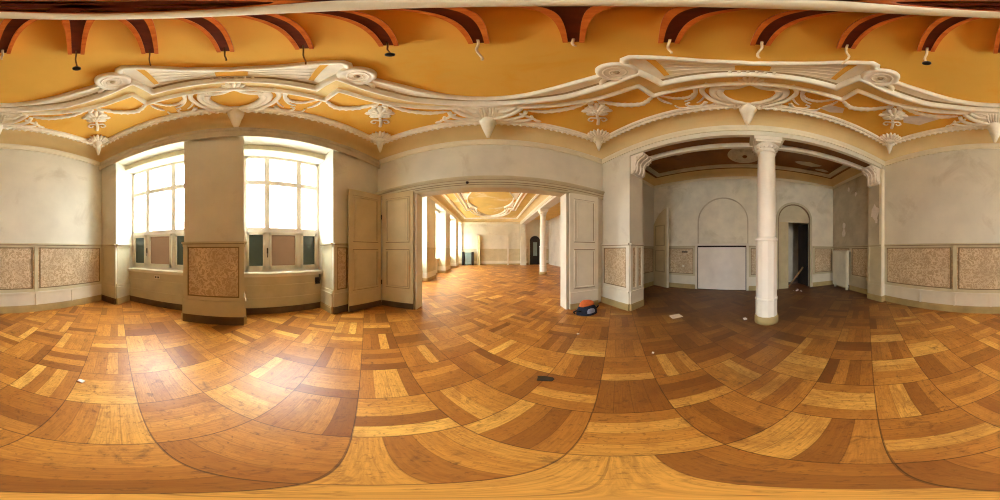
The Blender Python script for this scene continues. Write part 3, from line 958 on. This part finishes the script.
# ------------------------------------------------------------------ arched doorway of the alcove
d3 = empty('door_3', (XAB, (AY0 + AY1) / 2, 0)); struct(d3, 'arched doorway in the alcove with one leaf shut')
L_ = []
for y, z in ap:
    c = Vector((y - (AY0 + AY1) / 2, (z - AZS) * 1.1)).normalized() if z > AZS + .001 else Vector((1 if y > -2 else -1, 0))
    L_.append([(XAB + .02, y, z), (XAB - .04, y, z), (XAB - .04, y + c.x * .08, z + c.y * .08), (XAB + .02, y + c.x * .08, z + c.y * .08)])
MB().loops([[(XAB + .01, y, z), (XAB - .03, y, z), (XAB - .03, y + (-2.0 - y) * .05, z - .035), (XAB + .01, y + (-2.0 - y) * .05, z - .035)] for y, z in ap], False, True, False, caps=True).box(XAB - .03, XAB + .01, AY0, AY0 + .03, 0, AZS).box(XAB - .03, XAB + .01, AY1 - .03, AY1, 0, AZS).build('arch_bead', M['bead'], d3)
m = MB().loops(L_, False, True, False, caps=True)
m.box(XAB - .04, XAB + .02, AY0 - .08, AY0, 0, AZS).box(XAB - .04, XAB + .02, AY1, AY1 + .08, 0, AZS)
m.build('architrave', M['joinery'], d3)
MB().prism(arch_poly(AY0, AY1, AZS, AZT) , lambda a, b, h: (XAB + h, a, b), .06, .10).build('fanlight_panel', M['joinery'], d3)
MB().box(XAB + .02, XAB + .14, AY0, AY1, 2.58, AZS + .02).build('transom', M['joinery'], d3)
lm = MB().box(XAB + .05, XAB + .09, AY1 - .42, AY1, 0, 2.58)
for z0, z1 in ((.25, 1.1), (1.3, 2.4)):
    lm.box(XAB + .035, XAB + .05, AY1 - .36, AY1 - .30, z0, z1).box(XAB + .035, XAB + .05, AY1 - .12, AY1 - .06, z0, z1).box(XAB + .035, XAB + .05, AY1 - .36, AY1 - .06, z0, z0 + .05).box(XAB + .035, XAB + .05, AY1 - .36, AY1 - .06, z1 - .05, z1)
lm.build('fixed_leaf', M['door_leaf'], d3)
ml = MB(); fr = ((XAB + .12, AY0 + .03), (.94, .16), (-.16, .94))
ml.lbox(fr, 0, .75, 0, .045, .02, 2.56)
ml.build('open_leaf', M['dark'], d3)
struct(MB().box(7.0, 7.07, -2.32, -2.08, 0, 3.2).build('trim_9', M['joinery_white']), 'pale door post inside the corridor')
# plank leaning in the doorway
m = MB(); m.tube([(XAB + .25, AY1 - .50, .04), (XAB + .35, AY0 + .16, .78)], .035, 6)
tag(m.build('plank', M['plank'], None, (XAB + .25, AY1 - .5, 0)), 'narrow bare wooden plank leaning across the dark arched doorway', 'plank')

# arch-topped leaf ajar at the left end of the alcove
d4 = empty('door_4', (5.68, 3.50, 0)); struct(d4, 'arch-topped panelled door leaf standing ajar at the left end of the alcove')
h_, e_ = (5.70, 3.50), (5.48, 2.74)
fr, L = frame(h_, e_)
fn = lambda a, z, d: (fr[0][0] + fr[1][0] * a + fr[2][0] * d, fr[0][1] + fr[1][1] * a + fr[2][1] * d, z)
top = [(L, 3.16)] + [(L * math.cos(PI / 2 * k / 10), 2.62 + .54 * math.sin(PI / 2 * k / 10)) if False else (L * (1 - k / 10), 3.16 - .62 * (k / 10) ** 2) for k in range(1, 11)]
MB().prism([(0, .02), (L, .02)] + top, fn, -.03, .03).build('leaf', M['door_leaf'], d4)
MB().lbox(fr, L - .03, L + .03, -.04, .04, .02, 3.18).build('edge_strip', M['joinery_white'], d4)
for sd in (1, -1):
    m = MB()
    for z0, z1 in ((.62, 1.5), (1.66, 2.5)):
        d0, d1 = sorted((sd * .03, sd * .045))
        m.lbox(fr, .12, .16, d0, d1, z0, z1).lbox(fr, L - .18, L - .14, d0, d1, z0, z1).lbox(fr, .12, L - .14, d0, d1, z0, z0 + .04).lbox(fr, .12, L - .14, d0, d1, z1 - .04, z1)
    m.build('panel_moulding', M['shade_line'], d4)

# ------------------------------------------------------------------ windows
def window(n, y0, y1, detail=True):
    w = empty('window_%d' % n, (XG, (y0 + y1) / 2, .96)); struct(w, 'three-light painted casement window with bright upper panes')
    a, b = y0 + .03, y1 - .03
    c1, c2 = a + (b - a) * .285, a + (b - a) * .715
    z0, z1, zt1, zt2 = .98, 3.95, 1.97, 3.17
    m = MB()
    for y in (a, b):
        m.box(XG - .01, XG + .035, y - .055, y + .055, z0, z1)
    for y in (c1, c2):
        m.box(XG - .005, XG + .03, y - .06, y + .06, z0, z1)
    m.box(XG - .01, XG + .035, a, b, z0, z0 + .07).box(XG - .01, XG + .035, a, b, z1 - .07, z1)
    m.box(XG - .004, XG + .027, a, b, zt2 - .06, zt2 + .06).box(XG - .01, XG + .045, a, b, zt1 - .06, zt1 + .05)
    m.build('frame', M['glazing_bar'], w)
    if n > 2:
        m = MB().box(XG - .1, -3.40, y0, y1, .94, .98); m.build('sill', M['joinery_white'], w)
        MB().box(XG - .01, XG, a, b, z0, z1).build('pane', M['glass'], w)
        return
    for (ya, yb, g) in ((a, c1, 'green_pane'), (c1, c2, 'taupe_pane'), (c2, b, 'green_pane')):
        sa, sb = ya + .045, yb - .045
        s_ = MB().box(XG - .01, XG + .065, sa, sa + .055, z0 + .07, zt1 - .06).box(XG - .01, XG + .065, sb - .055, sb, z0 + .07, zt1 - .06).box(XG - .01, XG + .065, sa, sb, z0 + .07, z0 + .15).box(XG - .01, XG + .065, sa, sb, zt1 - .12, zt1 - .06).build('lower_sash', M['joinery_white'], w)
        MB().box(XG + .01, XG + .018, sa + .05, sb - .05, z0 + .13, zt1 - .11).build('pane', M[g], s_)
        for za, zb in ((zt1 + .05, zt2 - .05), (zt2 + .05, z1 - .06)):
            MB().box(XG - .004, XG + .004, sa, sb, za, zb).build('pane', M['glass'], w)
    m = MB().box(XG + .06, XG + .09, c1 - .015, c1 + .015, 1.42, 1.55).tube([(XG + .09, c1, 1.46), (XG + .10, c1 + .0, 1.40), (XG + .10, c1, 1.33)], .010, 6)
    m.build('window_handle', M['pipe'], w)
    MB().box(XG + .0, -3.44, y0 + .002, y1 - .002, .93, .975).box(-3.50, -3.45, y0 + .002, y1 - .002, .90, .93).build('sill', M['joinery_white'], w)
    # roller shutter box under the lintel
    MB().box(-3.42, -3.34, y0 + .002, y1 - .002, 3.96, 4.09).build('shutter_box', M['joinery'], w)
for k, b in enumerate(BAYS):
    window(k + 1, *b)

# ------------------------------------------------------------------ wide opening and its folding leaves
lin = MB().sweep([(XA, YD), (XW, YD)], [(0, DZ), (.035, DZ), (.035, 3.03), (.045, 3.05), (.045, 3.10), (.09, 3.14), (.10, 3.18), (.06, 3.21), (0, 3.21)])
t10 = struct(lin.build('trim_10', M['joinery']), 'moulded head casing across the wall above the wide opening')
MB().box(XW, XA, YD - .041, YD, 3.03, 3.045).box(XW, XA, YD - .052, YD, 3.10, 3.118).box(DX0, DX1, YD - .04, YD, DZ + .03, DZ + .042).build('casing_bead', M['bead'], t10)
MB().box(DX0 - .02, DX1 + .02, YD - .005, YD2 + .005, DZ - .03, DZ).build('head_lining', M['joinery'], t10)
for nm, x0, x1 in (('jamb_lining', DX0, DX0 + .03), ('jamb_lining', DX1 - .03, DX1)):
    MB().box(x0, x1, YD - .02, YD2 + .02, 0, DZ - .03).build(nm, M['joinery_white'], t10)
for x0, x1 in ((DX0 - .12, DX0), (DX1, DX1 + .12)):
    MB().box(x0, x1, YD2, YD2 + .03, 0, DZ + .1).build('far_casing', M['joinery_white'], t10)
kn = MB().lathe([(0, .0), (.03, -.01), (.035, -.04), (.02, -.06), (0, -.065)], (-.52, YD - .05, 3.07), 14).build('hook', M['black'], None, (-.52, YD - .05, 3.07))
tag(kn, 'small black hook on the head casing above the wide opening', 'hook')

def leaf(p0, p1, parent, ht, kick, mat='door_leaf', z0=.01, nm='leaf'):
    fr, L = frame(p0, p1)
    lf_ = MB().lbox(fr, 0, L, -.02, .02, z0, ht).build(nm, M[mat], parent)
    for sd in (1, -1):
        m = MB()
        d0, d1 = sorted((sd * .02, sd * .034))
        gm = MB()
        for a, b in ((.56, 1.50), (1.70, ht - .16)):
            d0, d1 = sorted((sd * .02, sd * .024))
            gm.lbox(fr, .135, .15, d0, d1, a, b).lbox(fr, L - .15, L - .135, d0, d1, a, b).lbox(fr, .10, L - .10, d0, d1, a - .016, a).lbox(fr, .10, L - .10, d0, d1, b, b + .016)
            d0, d1 = sorted((sd * .02, sd * .045))
            m.lbox(fr, .10, .135, d0, d1, a, b).lbox(fr, L - .135, L - .10, d0, d1, a, b).lbox(fr, .10, L - .10, d0, d1, a, a + .035).lbox(fr, .10, L - .10, d0, d1, b - .035, b)
            e0, e1 = sorted((sd * .02, sd * .028))
            m.lbox(fr, .19, L - .19, e0, e1, a + .09, b - .09)
        m.build('panel_moulding', M[mat], lf_)
        gm.build('panel_shade_line', M['bead'], lf_)  # thin dark strips painted as shade round the panel mouldings
        d0, d1 = sorted((sd * .02, sd * .03))
        MB().lbox(fr, 0, L, d0, d1, .17, .46).build('bottom_rail', M[mat], lf_)
        MB().lbox(fr, 0, L, d0, sd * .034 if sd > 0 else d1, z0, .16).build('kick_board', M[kick], lf_) if sd > 0 else MB().lbox(fr, 0, L, -.034, -.02, z0, .16).build('kick_board', M[kick], lf_)
    return lf_
d1 = empty('door_1', (-2.66, 3.22, 0)); struct(d1, 'pair of folding leaves folded in a V at the window side of the wide opening')
leaf((-1.80, 3.37), (-2.63, 3.22), d1, 2.99, 'kick')
leaf((-2.67, 3.19), (-2.85, 2.27), d1, 2.97, 'kick')
MB().tube([(-2.64, 3.18, .6), (-2.64, 3.18, .72)], .014, 6).tube([(-2.64, 3.18, 2.3), (-2.64, 3.18, 2.42)], .014, 6).build('hinge', M['pipe'], d1)
d2 = empty('door_2', (1.78, 3.35, 0)); struct(d2, 'folding leaf laid back against the wall at the alcove side of the wide opening')
leaf((2.57, 3.27), (1.79, 3.35), d2, 2.92, 'skirting', 'joinery_white')
leaf((2.58, 3.34), (1.84, 3.385), d2, 2.90, 'skirting', 'joinery_white')

# ------------------------------------------------------------------ column and corbels
def column(c, label, det=True):
    r = empty('column', (c[0], c[1], 0))
    n = 40
    MB().lathe([(0, 0), (.238, 0), (.238, .13), (.228, .165), (0, .165)], (c[0], c[1], 0), n).build('base', M['skirting'], r)
    MB().lathe([(.218, .165), (.218, .50), (.228, .51), (.228, .54), (.212, .56)], (c[0], c[1], 0), 12 if det else n, False).build('plinth_drum', M['column'], r)
    m = MB().lathe([(.212, .56), (.212, 1.66), (.20, 1.67)], (c[0], c[1], 0), 12, False)
    m.build('panelled_drum', M['column'], r)
    MB().lathe([(.195, 1.66), (.222, 1.68), (.228, 1.70), (.216, 1.73), (.19, 1.75)], (c[0], c[1], 0), n).build('band_ring', M['column'], r)
    MB().lathe([(.188, 1.73), (.188, 2.4), (.182, 3.0), (.172, 3.60), (.172, 3.66)], (c[0], c[1], 0), n).build('shaft', M['column'], r)
    cp = MB().lathe([(.17, 3.64), (.195, 3.655), (.195, 3.68), (.178, 3.69), (.18, 3.75), (.235, 3.80), (.245, 3.84), (.22, 3.87), (0, 3.87)], (c[0], c[1], 0), n)
    cp.box(c[0] - .235, c[0] + .235, c[1] - .235, c[1] + .235, 3.87, 3.93).box(c[0] - .25, c[0] + .25, c[1] - .26, c[1] + .26, 3.93, 4.03)
    cp.build('capital', M['column'], r)
    m = MB()
    for k in range(16):
        a = k * 2 * PI / 16
        m.blob((c[0] + .205 * math.cos(a), c[1] + .205 * math.sin(a), 3.78), (.03 * math.cos(a), .03 * math.sin(a), .012), (-.03 * math.sin(a), .03 * math.cos(a), 0), (0, 0, .045), 6, 5)
    m.build('egg_band', M['column'], r)
    tag(r, label, 'column')
    return r
column((3.12, -.49), 'tall white round column standing in the middle of the alcove opening')
column((3.12, 9.34), 'distant white column seen through the wide opening, right side of the far room')
def corbel(y, sg, label):
    r = empty('corbel', (XA + .05, y, 3.5))
    prof = [(.002, 4.02), (.36, 4.02), (.37, 3.96), (.33, 3.91), (.24, 3.87), (.17, 3.80), (.14, 3.71), (.15, 3.62), (.14, 3.54), (.10, 3.48), (.05, 3.46), (.002, 3.47)]
    m = MB().prism(prof, lambda a, z, h: (XA + h, y + sg * a, z), .04, .44)
    m.build('bracket', M['column'], r)
    fl_ = MB()
    for xx in (.11, .24, .37):
        fl_.tube(catmull([(XA + xx, y + sg * a_, z_) for a_, z_ in prof[2:10]], 3), .028, 6)
    fl_.build('flute', M['column'], r)
    for x in (XA + .035, XA + .445):
        m = MB()
        m.tube([(x, y + sg * (.22 + .09 * (1 - k / 16) * math.cos(k * .7)), 3.88 + .09 * (1 - k / 16) * math.sin(k * .7)) for k in range(17)], .018, 6)
        m.build('volute', M['column'], r)
        m = MB()
        m.tube([(x, y + sg * (.085 + .045 * (1 - k / 12) * math.cos(PI + k * .7)), 3.53 + .05 * (1 - k / 12) * math.sin(PI + k * .7)) for k in range(13)], .014, 6)
        m.build('volute', M['column'], r)
    tag(r, label, 'corbel', 'scroll corbels of the alcove opening')
corbel(OY1, -1, 'white scroll corbel at the top left corner of the alcove opening')
corbel(OY0, 1, 'white scroll corbel at the top right corner of the alcove opening')
# peeled plaster on the jamb and alcove side wall
def peel(parent, fn, c, r, seed):
    rnd = random.Random(seed)
    poly = [(c[0] + r * (.6 + .5 * rnd.random()) * math.cos(k * PI / 6), c[1] + 1.5 * r * (.6 + .5 * rnd.random()) * math.sin(k * PI / 6)) for k in range(12)]
    MB().prism(poly, fn, -.002, .005).build('peeled_patch', M['bare'], parent)
peel(wall_j, lambda a, b, h: (a, OY0 + h, b), (3.12, 2.62), .17, 3)
peel(wall_j, lambda a, b, h: (a, OY0 + h, b), (3.05, 2.35), .06, 4)
for c, r, s_ in (((5.0, 2.45), .10, 5), ((5.02, 2.16), .12, 6), ((4.7, 3.9), .08, 7), ((4.3, 3.6), .07, 9)):
    peel(wall_ar, lambda a, b, h: (a, YAR + h, b), c, r, s_)

# ------------------------------------------------------------------ alcove ceiling rosette
r = empty('ceiling_rosette', (4.6, -.09, 4.62))
MB().lathe([(0, -.05), (.10, -.05), (.14, -.02), (.20, -.03), (.26, -.06), (.32, -.03), (.40, -.05), (.48, -.03), (.50, .0)], (4.6, -.09, 4.62), 40).build('disc', M['worn'], r)
m = MB()
for k in range(16):
    a = k * PI / 8
    m.blob((4.6 + .34 * math.cos(a), -.09 + .34 * math.sin(a), 4.57), (.09 * math.cos(a), .09 * math.sin(a), 0), (-.045 * math.sin(a), .045 * math.cos(a), 0), (0, 0, .03), 6, 5)
m.build('petal', M['worn'], r)
MB().lathe([(0, -.10), (.04, -.09), (.07, -.05), (.07, 0)], (4.6, -.09, 4.60), 16).build('boss', M['brown'], r)
tag(r, 'round plaster rosette on the brown ceiling of the alcove', 'rosette')

# ------------------------------------------------------------------ radiator in the alcove
r = empty('radiator', (5.0, YAR + .2, 0))
m = MB().box(4.52, 5.46, YAR + .13, YAR + .22, .10, 1.46)
m.build('panel', M['rad'], r)
m = MB()
for k in range(13):
    x = 4.555 + k * .0725
    m.box(x, x + .04, YAR + .22, YAR + .235, .14, 1.42)
m.build('rib', M['rad'], r)
m = MB().box(4.50, 5.48, YAR + .08, YAR + .24, 1.44, 1.48); m.build('top_cover', M['rad'], r)
for x in (4.60, 5.36):
    MB().box(x, x + .05, YAR + .12, YAR + .20, 0, .10).build('foot', M['rad'], r)
MB().tube([(4.48, YAR + .17, 0), (4.48, YAR + .17, .2), (4.53, YAR + .17, .2)], .014, 8).build('pipe', M['pipe'], r)
tag(r, 'tall cream panel radiator standing in the right corner of the alcove', 'radiator')

# ------------------------------------------------------------------ bag on the floor
def dome(m, c, rx, ry, h, n=18, k=6, lump=.06, seed=1):
    rnd = random.Random(seed); ph = [rnd.random() * 6 for _ in range(4)]
    L = []
    for i in range(n):
        a = 2 * PI * i / n
        w = 1 + lump * math.sin(3 * a + ph[0]) + lump * .7 * math.sin(5 * a + ph[1])
        row = []
        for j in range(k + 1):
            t = j / k * PI / 2
            rr = math.cos(t) ** .55 * w
            row.append((c[0] + rx * rr * math.cos(a), c[1] + ry * rr * math.sin(a), c[2] + h * math.sin(t) ** .8))
        L.append(row)
    return m.loops(L, True, False, True)
bx, by = 2.03, 2.96
bag = empty('tool_bag', (bx, by, 0))
m = MB(); dome(m, (bx, by, .0), .25, .17, .24, seed=2)
m.build('body', M['navy'], bag)
m = MB(); dome(m, (bx - .01, by + .02, .20), .18, .13, .12, seed=5)
m.build('lid', M['orange'], bag)
m = MB(); dome(m, (bx + .0, by - .11, .06), .13, .075, .11, seed=8)
m.build('front_pocket', M['greyfab'], bag)
for s_ in (1, -1):
    m = MB()
    m.tube([(bx + s_ * .20, by - .06, .10), (bx + s_ * .30, by - .02, .13), (bx + s_ * .33, by + .05, .08), (bx + s_ * .28, by + .08, .02)], .018, 6)
    m.build('strap', M['black'], bag)
tag(bag, 'low dark navy tool bag with an orange top on the floor by the folding leaf', 'bag')

# ------------------------------------------------------------------ small things
def slip(c, w, l, ang, name, mat, label, cat, h=.006, rag=0, seed=1, group=None):
    rnd = random.Random(seed)
    ca, sa = math.cos(ang), math.sin(ang)
    pts = [(-w, -l), (0, -l * 1.02), (w, -l), (w * 1.02, 0), (w, l), (0, l), (-w, l), (-w, 0)]
    pts = [(a * (1 + rag * (rnd.random() - .5)), b * (1 + rag * (rnd.random() - .5))) for a, b in pts]
    m = MB().prism(pts, lambda a, b, q: (c[0] + a * ca - b * sa, c[1] + a * sa + b * ca, q), 0.0005, h)
    return tag(m.build(name, mat, None, (c[0], c[1], 0)), label, cat, group)
def fl(px, py):
    az = math.radians((px - 491.7) * .36); el = math.radians((py - 250) * .36)
    d = 1.5 / math.tan(el)
    return (d * math.sin(az), d * math.cos(az))
slip(fl(676, 316.5), .09, .12, .9, 'paper_sheet', M['paper'], 'cream sheet of paper lying on the dark floor in front of the alcove', 'paper', .012, .1)
slip(fl(81, 381.5), .022, .028, .3, 'plaster_chip', M['bare'], 'white plaster chip lying on the parquet in front of the left window', 'chip', .015, .4, 3, 'plaster chips on the floor')
slip(fl(653, 353), .014, .014, .3, 'plaster_chip', M['bare'], 'tiny white chip on the parquet in front of the colonnade pier', 'chip', .012, .4, 4, 'plaster chips on the floor')
slip(fl(578, 334), .016, .016, .3, 'plaster_chip', M['bare'], 'tiny white chip on the parquet in front of the tool bag', 'chip', .012, .4, 5, 'plaster chips on the floor')
slip(fl(745, 319), .035, .03, .3, 'plaster_chip', M['bare'], 'white plaster chip on the dark floor just left of the column', 'chip', .02, .4, 6, 'plaster chips on the floor')
slip(fl(545, 379), .035, .07, 1.1, 'scrap', M['pipe'], 'dark crumpled scrap lying on the parquet in front of the wide opening', 'scrap', .012, .5, 9)
rb = empty('rubble', fl(797, 291) + (0,))
rnd = random.Random(4)
for k in range(9):
    c = fl(797, 291); a = rnd.random() * 6.28; d = rnd.random() * .22; s_ = .02 + rnd.random() * .03
    MB().blob((c[0] + d * math.cos(a), c[1] + d * math.sin(a), s_ * .45), (s_, s_ * .3, 0), (-s_ * .3, s_ * .8, .01), (0, .004, s_ * .5), 6, 4).build('lump', M['bare'], rb)
tag(rb, 'little heap of pale plaster rubble on the floor by the arched doorway', 'rubble')

def outlet(o, U, N, label, dbl=False):
    fr = (o[:2], U, N); z = o[2]
    w = .075 if dbl else .042
    p = MB().lbox(fr, -w, w, 0, .012, z - .042, z + .042).build('wall_socket', M['joinery_white'], None, (o[0], o[1], z))
    for c in ((-.036, .036) if dbl else (0,)):
        MB().lbox(fr, c - .022, c + .022, .012, .015, z - .022, z + .022).build('insert', M['pipe'] if dbl else M['cream'], p)
    return tag(p, label, 'socket')
yy = -3.52 * math.tan(math.radians((241.7 - 157.5) * .36))
outlet((-3.505, yy, .80), (0, 1), (1, 0), 'double wall socket on the boarded apron under the left window', True)
outlet((XAB - .012, XAB * math.tan(math.radians((741.7 - 683.5) * .36)), .88), (0, 1), (-1, 0), 'white wall socket on the wallpaper left of the boarded recess')
vent = MB().box(XAB - .03, XAB - .01, 2.05, 2.28, 1.40, 1.45).build('vent_grille', M['pipe'])
tag(vent, 'small dark slot vent high on the wallpaper left of the boarded recess', 'vent')
# broken pipe stub under the right window
pp = MB().tube([(-3.50, 1.80, .74), (-3.40, 1.80, .74), (-3.37, 1.80, .80), (-3.37, 1.80, .92)], .022, 8).box(-3.505, -3.47, 1.74, 1.86, .66, .82).build('pipe_stub', M['pipe'], None, (-3.4, 1.8, .7))
tag(pp, 'dark pipe stub at the right end of the apron under the right window', 'pipe')

# ------------------------------------------------------------------ far room details
def wains_far(p0, p1, parent, nm):
    fr, L = frame(p0, p1)
    MB().lbox(fr, 0, L, 0, .03, 1.55, 1.62).build('dado_rail', M['joinery'], parent)
    MB().lbox(fr, 0, L, 0, .012, .4, 1.55).build('wainscot_panel', M['joinery'], parent)
    MB().lbox(fr, 0, L, 0, .03, .15, .42).build('plinth_board', M['joinery_white'], parent)
    struct(MB().lbox(fr, 0, L, 0, .04, 0, .15).build(nm, M['skirting']))
wains_far((XA, YF), (XW, YF), wall_f, 'baseboard_far_end')
e = sorted([YD2] + [v for b in BAYS[2:] for v in b] + [YF])
for k in range(0, len(e), 2):
    wains_far((XW, e[k + 1]), (XW, e[k]), wall_w2, 'baseboard_far_window')
    if k + 2 < len(e):
        wains_far((XW, e[k + 1]), (-3.52, e[k + 1]), wall_w2, 'baseboard_far_reveal') if False else None
for a, b in BAYS[2:]:
    wains_far((XW, b), (-3.52, b), wall_w2, 'baseboard_far_reveal')
wains_far((5.9, YF), (XA2, YF), wall_f, 'baseboard_far_aisle')
# closed wide opening at the far end
d6 = empty('door_6', (.12, YF, 0)); struct(d6, 'closed wide opening in the far end wall')
MB().box(-1.35, 1.55, YF - .04, YF - .032, 1.62, 2.98).build('upper_panel', M['plaster'], d6)
MB().box(-1.48, -1.35, YF - .10, YF - .03, 0, 3.08).box(1.55, 1.70, YF - .10, YF - .03, 0, 3.08).box(-1.48, 1.70, YF - .10, YF - .03, 2.98, 3.10).build('casing', M['joinery_white'], d6)
fr, L = frame((-1.37, YF - .02), (-1.12, YF - .45))
MB().lbox(fr, 0, L, -.02, .02, .02, 2.95).build('leaf', M['skirting'], d6)
# dark arched doorway
d7 = empty('door_7', (4.35, YF, 0)); struct(d7, 'dark arched doorway at the far end of the far room aisle')
ap2 = arch_poly(3.85, 4.95, 2.4, 2.95)
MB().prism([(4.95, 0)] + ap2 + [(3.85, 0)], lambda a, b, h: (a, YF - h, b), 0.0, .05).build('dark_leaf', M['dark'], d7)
MB().prism([(4.62, .9)] + [(4.62, 2.3), (4.2, 2.3), (4.2, .9)], lambda a, b, h: (a, YF - h, b), .05, .06).build('pane', M['teal'], d7)
MB().box(3.72, 3.85, YF - .08, YF, 0, 2.4).box(4.95, 5.08, YF - .08, YF, 0, 2.4).build('casing', M['joinery_white'], d7)
# heater between two black cabinets in the far left corner
r = empty('heater', (-2.3, 15.55, 0))
MB().box(-2.62, -1.98, 15.42, 15.70, .08, 1.26).build('body', M['teal'], r)
MB().box(-2.60, -2.0, 15.44, 15.68, 0, .08).build('plinth', M['black'], r)
m = MB()
for k in range(6): m.box(-2.58, -2.02, 15.41, 15.42, .2 + k * .16, .30 + k * .16)
m.build('grille', M['teal'], r)
tag(r, 'grey teal heater against the end wall of the far room', 'heater')
for x, s_ in ((-2.80, 'left'), (-1.84, 'right')):
    r = empty('speaker_box', (x, 15.5, 0))
    MB().box(x - .11, x + .11, 15.36, 15.66, .0, 1.30).build('cabinet', M['black'], r)
    MB().box(x - .09, x + .09, 15.345, 15.36, .1, 1.22).build('front_panel', M['dark'], r)
    tag(r, 'narrow black cabinet just %s of the grey heater in the far room' % s_, 'cabinet', 'black cabinets by the far heater')

# ------------------------------------------------------------------ outside
struct(MB().box(-60, -3.9, -40, 60, -4.4, -4.2).build('ground', M['street']), 'street outside the windows')
def house(x, y0, y1, h, label):
    r = empty('house', (x, (y0 + y1) / 2, -4.2))
    MB().box(x - 7, x, y0, y1, -4.2, h).build('wall', M['facade'], r)
    MB().prism([(x + .3, h), (x - 3.5, h + 2.2), (x - 7.3, h)], lambda a, b, q: (a, q, b), y0 - .2, y1 + .2).build('roof', M['roof'], r)
    n = int((y1 - y0) / 2.6)
    for k in range(n):
        for z in (-2.8, .1, 2.6):
            if z + 1.6 < h:
                yc = y0 + (k + .5) * (y1 - y0) / n
                MB().box(x, x + .04, yc - .5, yc + .5, z, z + 1.5).build('house_window', M['teal'], r)
    tag(r, label, 'house', 'houses across the street')
house(-24, -16, -5, 4.2, 'pale house across the street outside the left window')
house(-25, 1.5, 14, 4.8, 'pale house across the street outside the right window')
